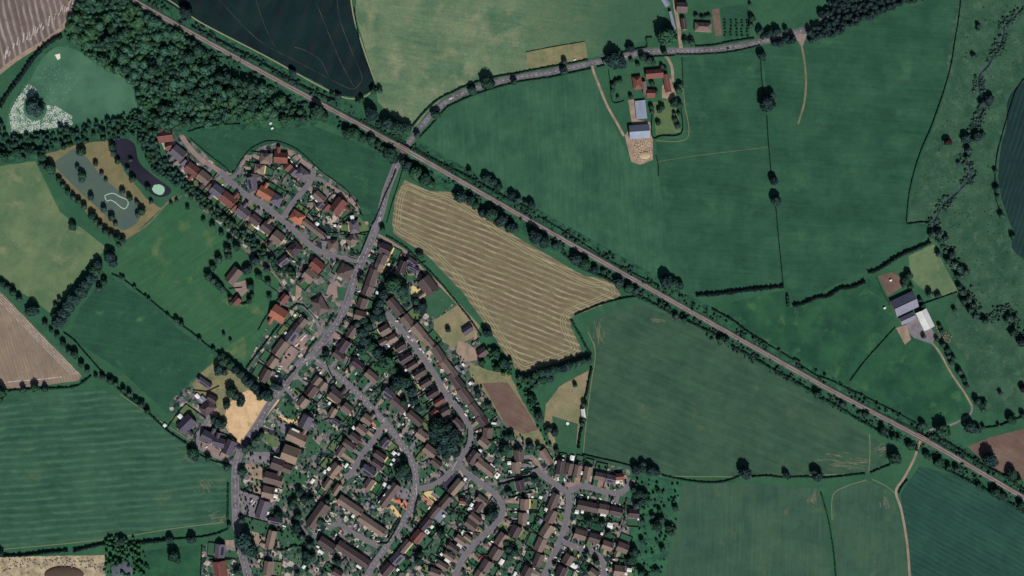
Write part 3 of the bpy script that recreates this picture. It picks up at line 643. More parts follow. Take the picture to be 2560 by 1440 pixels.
ROWS = [
 ('on the west side of the north estate road', '@360,300 355 265 240 190 -8 x r; 560 540 220 190 38 x s; 785 800 215 165 38 x r; 970 930 225 175 38 x b; 1190 1150 215 175 38 x s; 1360 1280 235 185 38 x r; @500,480 700 330 205 165 38 x s; 890 455 190 150 38 x b; 1080 580 200 160 38 x b; 1250 740 210 200 38 x b; 1520 920 230 180 -42 h b; 1880 1180 200 180 40 x r; 1760 1340 200 190 40 x b'),
 ('on the west side of the north estate', '@360,300 405 430 105 100 -20 g r; 640 680 110 100 -42 g s; 1050 1060 100 90 -42 g b; @500,480 550 260 115 90 -42 g r; 790 400 100 90 -42 g b; 1340 1110 180 120 -40 g s'),
 ('in the ring of north estate houses', '@360,300 1950 620 160 170 5 h b; 2200 610 215 170 4 x r; 1850 790 150 150 10 h b; 1745 1030 230 145 78 g s; 1950 1180 240 170 30 x o; 2120 1280 180 170 30 h s; @660,300 620 870 210 170 40 h s; @500,480 1560 410 215 175 32 h o; 1840 600 440 100 38 g b; 1920 90 220 130 42 g b; 2220 230 255 190 -52 x r; 2470 560 200 150 82 h s; 2440 770 190 150 -35 h b; 2130 860 170 180 0 h b; 2330 1280 240 220 28 h b'),
 ('among the ring of north estate houses', '@360,300 2310 760 120 110 -45 g r; 2400 840 110 100 -45 g s; 1780 880 105 85 5 g b; @500,480 1930 220 120 100 -48 g s; 2030 250 125 105 -48 g r; 2000 790 90 80 5 g s'),
 ('on the east side of the main village road', '@700,500 1690 800 200 190 -65 g b; 1640 950 180 150 -65 g b; 1590 1060 160 140 -65 g b; 1480 1240 270 150 -70 g b; @640,680 1790 300 170 150 -68 g b; 1700 500 180 140 -70 g b; 1670 700 190 160 15 g b; 1540 960 200 130 -55 g b; 1400 1180 230 150 -55 g b; 1330 1340 210 120 38 g b'),
 ('near the lane by the hay field', '@700,500 1960 1070 210 130 -68 g b; 2110 1000 150 110 35 g s; 2140 1100 180 80 28 g s; @900,680 1090 220 270 230 52 x b; 1720 930 165 110 -35 g k; 1960 1290 180 130 -36 g b'),
 ('in the long terrace beside the car park', '@640,680 745 805 150 130 -53 g b; 665 900 150 140 -53 g b; 575 1030 210 150 -53 g s; 400 1215 270 170 -53 g b; @400,860 1810 290 190 130 -55 g b; 1690 500 240 130 -60 g b'),
 ('west of the main village road', '@640,680 1030 540 270 190 60 h b; 370 670 250 220 32 x o; 455 425 150 115 -50 g r; @500,480 550 1340 260 170 -52 g b; @0,680/4 2370 290 80 76 -45 g r; @400,860 430 1280 270 200 -45 x k; 770 1020 250 180 -40 h b; 845 880 170 110 30 g b; 690 900 110 120 -45 f g; 725 625 230 90 35 g s'),
 ('by the parched straw field', '@480,1040 260 330 190 170 25 x k; 440 420 190 150 15 x k; 610 500 230 170 -65 x k'),
 ('north side of the crescent', '@640,680 2230 560 300 140 50 g b; 2420 790 220 150 50 g b; @900,680 950 960 270 150 50 g b; 1100 1130 230 130 50 g b; 1260 1310 260 140 55 g b; @940,860 1170 400 320 140 52 g b; 1290 600 300 150 52 g b; 1430 830 280 140 52 g b; 1600 1060 260 130 52 g b; 1700 1220 190 140 52 g b; @1060,1040 1020 270 170 160 5 g b; 960 420 190 140 40 g b; 790 660 240 150 -55 x b'),
 ('inside the bend of the crescent', '@900,680 400 930 190 150 -30 g b; 370 1120 120 95 -30 g b; 520 1070 160 120 -30 g b; 650 1200 190 110 -34 g b; @940,860 480 230 230 120 -32 g b; 580 350 200 100 -32 g b; 700 470 230 110 -32 g b; 790 630 220 110 -32 g b; 905 800 220 110 -32 g b; 1010 920 180 95 -32 g r; 1105 1080 160 120 -32 g b; 940 1090 115 95 -40 g r; 1310 1270 190 120 45 g b'),
 ('along the east side of the central road', '@680,880 1380 200 220 130 38 g b; 1600 390 250 130 40 g b; 1870 670 190 140 38 g s; 2030 840 300 140 40 g b; 2290 1060 280 130 40 g b; 2400 1330 210 140 35 g b; @780,1040 1890 560 240 150 38 g b; 1990 750 200 110 38 g b'),
 ('between the main and central roads', '@680,880 720 460 150 120 -52 g b; 810 540 150 110 -52 g b; 640 620 210 150 -52 g b; 500 800 180 140 -52 g b; 1030 700 230 180 38 x b; 1210 900 180 140 38 g b; 975 970 160 110 -60 g t; 550 1120 210 190 -62 x s; 1020 1110 160 90 32 g s; 1530 1080 190 140 38 x b; 1440 1240 200 120 38 g b; 1330 1370 200 120 38 g b; @480,1040 1690 340 320 200 25 x t; 1580 610 260 260 20 g t; 1380 760 210 210 20 x b; 1530 840 150 130 20 g b; 1310 1000 300 180 15 x b; 1230 1220 210 190 -78 g b; 2380 560 190 100 -55 g b; 2280 870 240 150 -52 x t; 2170 1080 200 90 -55 g b; 2320 1170 210 90 -56 g b'),
 ('inside the inner close', '@780,1040 600 470 230 120 35 g b; 1170 430 160 120 -50 g s; 1090 640 220 120 35 g b; 1050 770 220 100 35 g b; 910 880 230 140 35 g s; 920 1080 200 130 -55 g b'),
 ('on the east side of the main road, southern end', '@480,1215 1140 370 290 170 -72 g s; 1340 560 220 100 12 g s; 1270 850 290 130 -76 g b; 1220 1310 250 130 -82 g b'),
 ('on the west side of the main road, southern end', '@480,1215 455 1030 210 160 -85 g s; 460 1330 260 200 82 g r'),
 ('in the terrace blocks round the terrace court', '@480,1215 2020 460 430 180 -55 g b; @760,1215 745 315 440 140 34 g b; 1090 620 480 140 34 g b; 370 930 280 150 34 g b; 790 1090 600 150 34 g b'),
 ('west of the southern bend of the central road', '@780,1040 1240 1260 420 150 -53 g b'),
 ('on the strip east of the central road bend', '@1040,1215 470 250 250 130 -50 g b; @780,1040 2310 1130 270 140 -50 g t; @760,1215 2090 410 240 100 -50 g b; 2190 470 200 120 -50 f g; 1950 600 240 120 -50 g b; 1820 800 210 150 -50 g r; 1620 960 250 110 -50 g b; 1490 1150 200 150 -46 g s; 1330 1330 230 150 -50 g b; 540 1390 150 110 30 g b'),
 ('along the inside of the south bend road', '@1060,1040 980 820 320 140 38 g b; @1040,1215 1060 220 210 110 36 g b; 1010 330 180 110 -55 g b; 950 510 230 110 38 g b; 880 620 220 120 38 g b; 720 860 210 110 35 g b; 840 830 150 70 35 g t; 600 990 230 110 35 g b; 540 1120 200 100 35 g b; 430 1270 210 100 32 g b; 310 1380 200 120 20 g b; 750 240 100 90 10 g r'),
 ('in the block west of the east road', '@1060,1040 1520 630 200 150 88 g b; 1470 820 190 130 86 g b; 1540 1110 190 130 78 g b; @1040,1215 1740 290 190 140 -87 g b; 1710 510 190 140 -87 g b; 1590 720 200 170 -60 g b; 1370 850 230 160 -56 g b; 1270 1070 210 160 -58 g b; 1120 1270 210 160 -58 g b; 1010 1420 150 140 -58 g b; 1770 1370 200 150 -62 g b; 2200 240 260 130 -66 g b; 2160 480 240 150 -62 g b; 2090 710 250 160 -58 g b; 1990 930 240 150 -65 g b; 1960 1180 230 140 -66 g b'),
 ('north of the east close', '@1060,1040 1960 650 260 110 58 g b; @1320,1120 520 310 240 130 -80 g b; 655 330 200 120 -76 g b; 790 370 220 110 -78 g b; 950 400 230 120 -78 g b; 1150 450 190 120 12 g b; 1315 490 140 130 12 g s; 1465 455 125 105 -5 g r'),
 ('south of the east close', '@1320,1120 955 930 330 150 12 g b; 1210 970 180 150 12 g b; 1410 1010 230 140 12 g b; 1690 1040 190 140 4 g b'),
 ('around the south east close', '@1320,1215 835 770 210 150 18 g b; 1060 830 200 150 16 g b; 1270 950 190 140 20 g b; 1510 980 200 150 22 g b; 640 1170 180 160 -60 g b; 530 1370 200 150 -64 g b; 1050 1390 180 120 38 g b; 1460 1350 190 170 8 x b'),
]
TN = {'g': 'gabled', 'h': 'hipped', 'x': 'cross-gabled', 'f': 'flat-roofed'}
rnd = random.Random(5)
def parse_row(s):
    ox, oy, sc_ = 0, 0, 6.4; out = []
    for e in s.split(';'):
        t = e.split()
        if t[0][0] == '@':
            q = t.pop(0)[1:]
            if '/' in q: q, k = q.split('/'); sc_ = float(k)
            else: sc_ = 6.4
            ox, oy = map(float, q.split(','))
        x, y, L, D, a = map(float, t[:5])
        out.append((ox+x/sc_, oy+y/sc_, L/sc_*S, D/sc_*S, a, t[5], t[6]))
    return out
for phrase, s_ in ROWS:
    it = parse_row(s_)
    keyed = []
    for x, y, L, D, a, ty, col in it:
        big = 'garage' if L*D < 42 else ('terrace block' if L > 24 else 'house')
        keyed.append((x, y, (col, big, TN[ty])))
    labs = ordinals(keyed, lambda k: '%s %s %s' % (ROOF[k[0]][1], k[2], k[1]), phrase)
    [print('LONG', l) for l in labs if len(l.split()) > 16 and len(l.replace(' from the top ', ' down ').split()) > 16]
    labs = [l if len(l.split()) <= 16 else l.replace(' from the top ', ' down ') for l in labs]
    for (x, y, L, D, a, ty, col), lab, k in zip(it, labs, keyed):
        if col == 'b' and k[2][1] == 'house' and L > 15: L *= .9
        o = building(x, y, L, D, a, ty, col, rnd)
        tag(o, lab, 'house' if k[2][1] != 'garage' else 'garage', ('houses ' if k[2][1] != 'garage' else 'garages ')+phrase)
        HOUSES.append((x, y, L, D, a, ty, col, o, lab, k[2][1]))
FARM = [('1602 275 28 16 84 f l', 'pale blue flat barn with white roof edge on the hillside farm', 'barn'), ('1598 330 30 20 -4 g l', 'grey gabled barn between the blue barn and the rubble yard', 'barn'),
 ('1593 208 19 13 82 h r', 'red-brown farmhouse at the west end of the courtyard', 'farmhouse'), ('1635 186 26 13 -5 g r', 'red-brown barn along the north side of the courtyard', 'barn'),
 ('1667 209 27 8.5 80 g r', 'long narrow red-brown stable on the east side of the courtyard', 'stable'), ('1611 222 20 6 84 g b', 'narrow brown range joined behind the courtyard farmhouse', 'outbuilding'),
 ('1626 235 12 12 0 g r', 'small square red-brown outbuilding at the foot of the courtyard', 'outbuilding'),
 ('1704 20 16 15 2 g b', 'brown barn with a white panel at the top smallholding', 'barn'), ('1709 61 17 7.5 82 g b', 'narrow brown shed below the barn at the top smallholding', 'shed'),
 ('1757 69 25 13 3 h b', 'dark brown hipped bungalow beside the vegetable plot', 'bungalow'), ('1680 52 27 4 76 g l', 'long thin pale greenhouse beside the smallholding track', 'greenhouse'),
 ('1664 7 13 8 60 g l', 'pale blue roofed shed at the top edge of the smallholding', 'shed'),
 ('2259 760 36 25 -25 g g', 'large grey barn on the riverside farm, upper left of the yard', 'barn'), ('2267 796 23 11 -25 g g', 'small grey barn below the large barn on the riverside farm', 'barn'),
 ('2311 799 29 17 64 g w', 'bright white roofed barn on the riverside farm', 'barn'), ('1458 1034 14 5.5 82 g w', 'white roofed field stable at the dry paddock edge', 'stable')]
for s_, lab, cat in FARM:
    t = s_.split(); x, y, L, D, a = map(float, t[:5])
    o = building(x, y, L, D, a, t[5], t[6], rnd, cat); tag(o, lab, cat, 'farm buildings'); HOUSES.append((x, y, L, D, a, t[5], t[6], o, lab, 'farm'))
# extras: white panel, solar panels
def panel(parent, x, y, z, lx, ly, m, name, tilt=0):
    v, f = [], []; boxvf((v, f), 0, 0, 0, .12, lx, ly, 0); o = mesh(name, v, f, m, parent, loc=(x, y, z)); o.rotation_euler = (tilt, 0, 0); return o
for x, y, L, D, a, ty, col, o, lab, k in HOUSES:
    if k == 'house' and col == 's' and ty == 'g' and L > 11 and D > 7:
        zr = 5.0+(D+.5)/2*math.tan(R(37))*D/(D+.5); panel(o, 0, -D*.27, 5.0+(zr-5)*.5+.2, L*.6, D*.3, pane, 'solar_panel', R(36))
def hits_house(x, y, pad=0, skip=None):
    for h in HOUSES:
        if h is skip: continue
        dx, dy = (x-h[0])*S, (y-h[1])*S
        if abs(dx) > 24 or abs(dy) > 24: continue
        c, s_ = math.cos(R(h[4])), math.sin(R(h[4])); u = dx*c+dy*s_; w = -dx*s_+dy*c
        if abs(u) < h[2]/2+pad and abs(w) < h[3]/2+pad: return True
    return False
# back gardens: lawn, timber fence round three sides, drive to the nearest road
drive_m = [M['block'], M['gravel'], M['concrete'], M['pave'], M['concrete']]
gard = []; fronts = []
nl = 0
for h in HOUSES:
    x, y, L, D, a, ty, col, o, lab, k = h
    if k in ('garage', 'farm') or L > 24: continue
    best = min(((p.x-x)**2+(p.y-y)**2, p.x, p.y, w) for n, w, P in RD for p in P[::2])
    d = math.sqrt(best[0])
    if d > 75: continue
    rx, ry = (best[1]-x)/d, (best[2]-y)/d
    # house axis nearest to the road direction
    c, s_ = math.cos(R(a)), math.sin(R(a))
    ax = max(((c, s_), (-c, -s_), (-s_, c), (s_, -c)), key=lambda q: q[0]*rx+q[1]*ry)
    along = (-ax[1], ax[0]); hx = (D if abs(ax[0]*c+ax[1]*s_) < .5 else L)/2/S; hw = (L if abs(ax[0]*c+ax[1]*s_) < .5 else D)/2/S
    def P_(u, w): return (x+ax[0]*u+along[0]*w, y+ax[1]*u+along[1]*w)
    # drive
    Ld = d*max(.5, ax[0]*rx+ax[1]*ry)-best[3]/2-1
    if Ld > hx+3 and Ld < 60:
        wd0 = rnd.uniform(-.4, .4)*hw
        m_ = rnd.choice(drive_m)
        fs = 1 if wd0 < 0 else -1; Lf_ = min(Ld-1, hx+30)
        if not any(hits_house(*P_(hx+(Lf_-hx)*t, fs*hw*.6), .5, h) for t in (.3, .6, .95)):
            q = [P_(hx+1.5, wd0+fs*4.8), P_(hx+1.5, fs*(hw+.5)), P_(Lf_, fs*(hw+.5)), P_(Lf_, wd0+fs*4.8)]
            v = [(*W(*p), .13+nl*.0002) for p in q]; mesh('front_lawn', v, up(v, [(0, 1, 2, 3)]), FM[rnd.choice(('lawn', 'lawn', 'lawn2', 'weed'))])['kind'] = 'structure'; nl += 1
        q = [P_(hx, wd0-4.5), P_(hx, wd0+4.5), P_(Ld, wd0+4), P_(Ld, wd0-4)]
        if not any(hits_house(*P_(hx+(Ld-hx)*t, wd0), 0, h) for t in (.3, .6, .9)):
            v = [(*W(*p), .15+nl*.0002) for p in q]; mesh('driveway', v, up(v, [(0, 1, 2, 3)]), m_)['kind'] = 'structure'; nl += 1
    if Ld > hx+6 and Ld < 60:
        fronts.append((P_(hx-2, hw+1.5), P_(min(Ld-2.5, hx+26), hw+1.5), h))
    # back garden
    G = 0
    for t in range(4, 30, 2):
        pts = [P_(-hx-t, w) for w in (-hw*.8, 0, hw*.8)]
        if any(hits_house(*p, .8, h) or near_road(*p, None, 3.5) for p in pts): break
        G = t
    if G < 6: continue
    G = min(G, rnd.uniform(18, 27))-1.5
    b0, b1 = P_(-hx-1, -hw-1), P_(-hx-1, hw+1); e0, e1 = P_(-hx-G, -hw-1), P_(-hx-G, hw+1)
    pat = 3.5
    q = [P_(-hx-pat, -hw), P_(-hx-pat, hw), P_(-hx-G+.6, hw), P_(-hx-G+.6, -hw)]
    v = [(*W(*p), .14+nl*.0002) for p in q]; mesh('lawn', v, up(v, [(0, 1, 2, 3)]), FM[rnd.choice(('lawn', 'lawn', 'lawn2', 'mown', 'green3'))])['kind'] = 'structure'; nl += 1
    q = [P_(-hx, -hw), P_(-hx, hw), P_(-hx-pat, hw), P_(-hx-pat, -hw)]
    v = [(*W(*p), .14+nl*.0002) for p in q]; mesh('patio', v, up(v, [(0, 1, 2, 3)]), M[rnd.choice(('sandpave', 'pave', 'block', 'concrete', 'sandpave') if 'north estate' in lab else ('pave', 'block', 'concrete', 'gravel', 'pave', 'sandpave'))])['kind'] = 'structure'; nl += 1
    v, f = [], []
    for A, B in ((b0, e0), (e0, e1), (e1, b1)):
        pa, pb = W(*A), W(*B); Lf = math.hypot(pb[0]-pa[0], pb[1]-pa[1]); an = math.atan2(pb[1]-pa[1], pb[0]-pa[0])
        boxvf((v, f), (pa[0]+pb[0])/2, (pa[1]+pb[1])/2, 0, 2.0, Lf, .2, an)
        for j in range(int(Lf/2.5)+1):
            t = j*2.5/Lf; boxvf((v, f), pa[0]+(pb[0]-pa[0])*t, pa[1]+(pb[1]-pa[1])*t, 0, 2.1, .22, .26, an)
    cx, cy = W(*P_(-hx-G/2, 0))
    v = [(p[0]-cx, p[1]-cy, p[2]) for p in v]
    fo = mesh('garden_fence', v, f, M['fence'], loc=(cx, cy, 0))
    gard.append((fo, x, y, ax, along, hx, hw, G, h))
used = set()
def party():
    H = [h for h in HOUSES if h[9] != 'farm' and not (h[9] == 'garage')]
    cand = []
    for i, a in enumerate(H):
        for b in H[i+1:]:
            dx, dy = b[0]-a[0], b[1]-a[1]; d = math.hypot(dx, dy)
            if d > 75 or d < 12: continue
            mx, my = (a[0]+b[0])/2, (a[1]+b[1])/2; ux, uy = -dy/d, dx/d; run = []
            near = [h for h in H if abs(h[0]-mx) < 70 and abs(h[1]-my) < 70 and h is not a and h is not b]
            def flush():
                if len(run) > 7: cand.append((len(run), run[0], run[-1], a, b))
                run.clear()
            t = -42
            while t < 42:
                x, y = mx+ux*t, my+uy*t; r0 = math.hypot(x-a[0], y-a[1])
                ok = r0 < 36 and all(math.hypot(x-h[0], y-h[1]) > r0-1 for h in near) and not hits_house(x, y, .4) and not near_road(x, y, None, 3)
                ok = ok and not any(abs(x-W0) < 0 for W0 in ())
                if ok: run.append((x, y))
                else: flush()
                t += 1.3
            flush()
    cand.sort(key=lambda c: -c[0]); return cand[:170]
def shorten(l): return ' '.join(l.split()[:16])
for g_ in gard:
    core = g_[8][8].replace('the only ', 'only ')
    for w_ in (' gabled', ' cross-gabled', ' hipped'): pass
    tag(g_[0], shorten('fence behind the '+core.replace(' from the top', ' down').replace(' from the left', ' across')), 'fence', 'timber fences round the back gardens')
for n_, A, B, a, b in party():
    core = a[8].replace('the only ', 'only ').replace(' from the top', ' down').replace(' from the left', ' across')
    mx, my = (A[0]+B[0])/2-a[0], (A[1]+B[1])/2-a[1]
    side = ('right of' if mx > 0 else 'left of') if abs(mx) > abs(my) else ('below' if my > 0 else 'above')
    lab = shorten('fence %s the %s' % (side, core))
    if lab in used: continue
    used.add(lab); pa, pb = W(*A), W(*B); cx, cy = (pa[0]+pb[0])/2, (pa[1]+pb[1])/2
    vf = ([], []); Lf = math.hypot(pb[0]-pa[0], pb[1]-pa[1]); an = math.atan2(pb[1]-pa[1], pb[0]-pa[0]); boxvf(vf, 0, 0, 0, 2.0, Lf, .2, an)
    for j in range(int(Lf/2.5)+1): boxvf(vf, math.cos(an)*(j*2.5-Lf/2), math.sin(an)*(j*2.5-Lf/2), 0, 2.12, .24, .26, an)
    o = mesh('party_fence', *vf, M['fence'], loc=(cx, cy, 0)); tag(o, lab, 'fence', 'party fences between the gardens')
# ================================================================== SHEDS AND CONSERVATORIES
SHEDS = [
 ('beside the north estate houses', '@700,500 590 390 w 60 70; 880 410 w 40 40; 780 600 l 60 60; 1160 290 w 80 60; 1740 1030 w 40 40; 970 425 w 30 30; @660,300 770 1230 w 50 40; 850 1290 w 50 45; @500,480 920 560 w 90 70; 980 600 l 70 60'),
 ('in gardens west of the crescent', '@640,680 625 690 w 40 40; 720 705 w 45 35; 480 980 w 45 45; 1940 330 w 45 45; 2100 1190 w 80 80; 1640 1310 w 30 40'),
 ('in gardens behind the crescent', '@940,860 470 420 w 45 40; 630 500 w 90 30; 190 40 w 70 50; 1300 380 g 80 50; 1400 450 g 60 50; 1510 630 w 50 50; 1400 330 w 50 40; 520 985 w 35 50; 600 640 g 90 70'),
 ('in gardens beside the central road', '@680,880 920 820 w 50 40; 760 700 g 70 70; 1390 120 w 40 40; 980 570 w 60 60; 1320 670 w 1 1; 2130 985 w 60 50; 2390 1240 w 40 40; 1180 1230 s 60 40; 1310 1210 w 50 50'),
 ('in gardens round the inner close', '@780,1040 670 190 w 45 50; 840 160 w 70 30; 290 850 w 60 80; 210 890 w 60 50; 430 510 l 70 60; 550 790 w 80 40; 1310 700 w 45 45; 970 840 w 60 50; 1270 770 w 40 40; 1160 1090 w 60 50; 1250 1140 l 60 80; 1180 1270 w 50 60; 1100 1380 w 50 60; 1310 590 w 60 60; 1380 600 w 40 60'),
 ('in gardens near the terrace court', '@760,1215 1310 150 w 50 60; 1230 270 w 50 60; 270 1050 w 90 50; 225 970 w 50 30; 660 1210 s 70 70; 880 1290 w 90 40; 1020 280 g 60 60; 1110 330 g 60 50; 2050 650 w 50 45; 1980 730 w 60 60; 1910 740 w 140 50; 10 1290 w 30 50; 790 480 w 50 50; 1500 1340 w 50 45'),
 ('in gardens inside the south bend', '@1040,1215 860 370 w 60 60; 890 300 w 60 50; 690 960 w 90 70; 500 1190 w 90 45; 410 1090 w 45 45; 760 740 w 60 60; 740 790 w 40 40; 250 650 w 50 40; 1370 1210 w 90 70; 1010 280 w 1 1; 450 470 w 40 45; 340 1190 w 45 45'),
 ('in gardens around the south bend corner', '@1060,1040 1370 750 w 55 70; 1090 800 w 90 50; 900 550 w 60 40; 770 640 w 50 60; 640 1030 w 110 45; 1380 890 w 50 60; 1170 950 w 70 90; 2120 740 w 45 45; 1870 1300 w 45 45; 2030 1260 w 35 35; 2370 670 w 80 70; 1120 115 w 80 35; 1220 105 w 1 1'),
 ('in gardens west of the east road', '@1040,1215 1990 180 w 45 45; 1790 590 w 40 40; 2080 380 w 60 60; 1990 560 g 80 60; 1780 410 w 50 45; 2540 1270 w 60 90; 1360 1220 w 1 1; 1580 1410 w 90 40'),
 ('in gardens by the two east closes', '@1320,1120 870 400 w 60 200; 550 215 w 80 35; 820 265 w 80 45; 1430 540 w 60 50; 1200 1070 w 90 40; 1310 1240 w 90 90; 870 1020 w 45 45; 780 1020 w 60 60; 1780 1130 w 60 50; 1720 1080 s 1 1; @1320,1215 730 1280 w 60 90; 970 720 g 50 60; 1180 760 w 40 40; 1390 940 g 60 70; 1620 1340 w 80 60; 1560 1400 w 60 50'),
 ('in gardens west of the main road', '@480,1040 1660 240 w 130 60; 1360 670 w 100 45; 1930 1040 w 80 50; 1750 1230 s 90 50; 2030 840 s 80 50; 1330 1280 w 60 90; @480,1215 1790 1290 w 50 60; 1210 430 w 50 50; 1340 60 w 50 60; @400,860 630 860 w 60 150; 370 1200 w 70 190; 2170 1390 w 1 1; 80 1300 w 50 50')]
for phrase, s_ in SHEDS:
    items = []; ox = oy = 0
    for e in s_.split(';'):
        t = e.split()
        if t[0][0] == '@': ox, oy = map(float, t.pop(0)[1:].split(','))
        if float(t[3]) < 5: continue
        items.append((ox+float(t[0])/6.4, oy+float(t[1])/6.4, t[2], max(1.8, float(t[3])/6.4*S), max(1.8, float(t[4])/6.4*S)))
    keyed = [(i[0], i[1], i[2]) for i in items]
    nm = {'w': 'white-roofed lean-to', 'l': 'pale-blue-roofed conservatory', 'g': 'grey-roofed shed', 's': 'slate-roofed shed'}
    labs = ordinals(keyed, lambda k: nm[k], phrase)
    for i, lab in zip(items, labs):
        # follow the angle of the nearest house
        hh = min(HOUSES, key=lambda h: (h[0]-i[0])**2+(h[1]-i[1])**2); a = hh[4]
        if i[3] < i[4]: a += 90
        L, D = max(i[3], i[4]), min(i[3], i[4])
        root = link(bpy.data.objects.new('conservatory' if i[2] == 'l' else 'lean_to' if i[2] == 'w' else 'shed', None)); root.location = (*W(i[0], i[1]), 0); root.rotation_euler = (0, 0, R(-a))
        on = hits_house(i[0], i[1], -.5)
        z = 5.6 if on else 2.2
        v, f = [], []; boxvf((v, f), 0, 0, 0, z, L-.3, D-.3, 0); mesh('wall', v, f, M['wallc'] if i[2] in 'wl' else M['fence'], root)
        v, f = roof_gable(L, D, z+.25, z+.25+D*.14, .2) if not on else roof_gable(L, D, z+.6, z+1.2, .2); mesh('roof', v, f, ROOF[i[2]][0], root)
        tag(root, lab, 'conservatory' if i[2] == 'l' else 'shed', 'sheds and lean-tos '+phrase)
# ================================================================== CARS
def car_mesh(van):
    L, Wd = (5.2, 2.1) if van else (4.4, 1.85)
    prof = ([(-L/2, .35), (-L/2, 1.9), (-L/2+.3, 2.1), (L/2-1.4, 2.1), (L/2-.9, 1.2), (L/2-.1, 1.0), (L/2, .4)] if van else
            [(-L/2, .35), (-L/2, .85), (-L/2+.35, .98), (-L/2+.9, 1.4), (L/2-1.9, 1.42), (L/2-1.2, .98), (L/2-.2, .82), (L/2, .4)])
    v, f, ix = [], [], []; n = len(prof)
    for s_ in (-1, 1):
        for x, z in prof: v.append((x, s_*Wd/2*(.84 if z > 1.1 else 1), z))
    for i in range(n):
        j = (i+1) % n; f.append((i, j, n+j, n+i)); ix.append(0)
    f += [tuple(range(n-1, -1, -1)), tuple(range(n, 2*n))]; ix += [0, 0]
    def q(x0, z0, x1, z1, w=.74):
        k = len(v); v.extend([(x0, -Wd/2*w, z0+.03), (x0, Wd/2*w, z0+.03), (x1, Wd/2*w, z1+.03), (x1, -Wd/2*w, z1+.03)]); f.append((k, k+1, k+2, k+3)); ix.append(1)
    if van: q(L/2-1.32, 2.02, L/2-.95, 1.3)
    else: q(L/2-1.85, 1.39, L/2-1.25, 1.02); q(-L/2+.85, 1.36, -L/2+.42, 1.03)
    for sx in (-L/2+.8, L/2-.85):
        for sy in (-1, 1):
            k = len(v)
            for j in range(10):
                a = j*math.pi/5
                for yy in (sy*(Wd/2-.2), sy*(Wd/2+.03)): v.append((sx+.33*math.cos(a), yy, .33+.33*math.sin(a)))
            for j in range(10): f.append((k+2*j, k+2*j+1, k+2*((j+1) % 10)+1, k+2*((j+1) % 10))); ix.append(2)
            f.append(tuple(k+2*j+1 for j in range(10))); ix.append(2)
    return v, f, ix
tyre = plain('tyre', (30, 30, 32), .1)
CC = {'w': ('white', (236, 236, 234)), 'k': ('black', (34, 34, 44)), 'r': ('red', (170, 44, 46)), 'd': ('dark blue', (44, 52, 84)), 's': ('silver', (176, 180, 190)), 'o': ('maroon', (110, 40, 44)), 'v': ('white van', None)}
CARM = {}
for k, (n, c) in CC.items():
    v, f, ix = car_mesh(k == 'v'); pm = plain(n+' car paint', c or (238, 238, 236), .03, 2, .35, .5)
    me = bpy.data.meshes.new('car_body'); me.from_pydata(v, [], f); me.materials.append(pm); me.materials.append(M['glassdark']); me.materials.append(tyre)
    me.polygons.foreach_set('material_index', ix); me.update(); CARM[k] = me
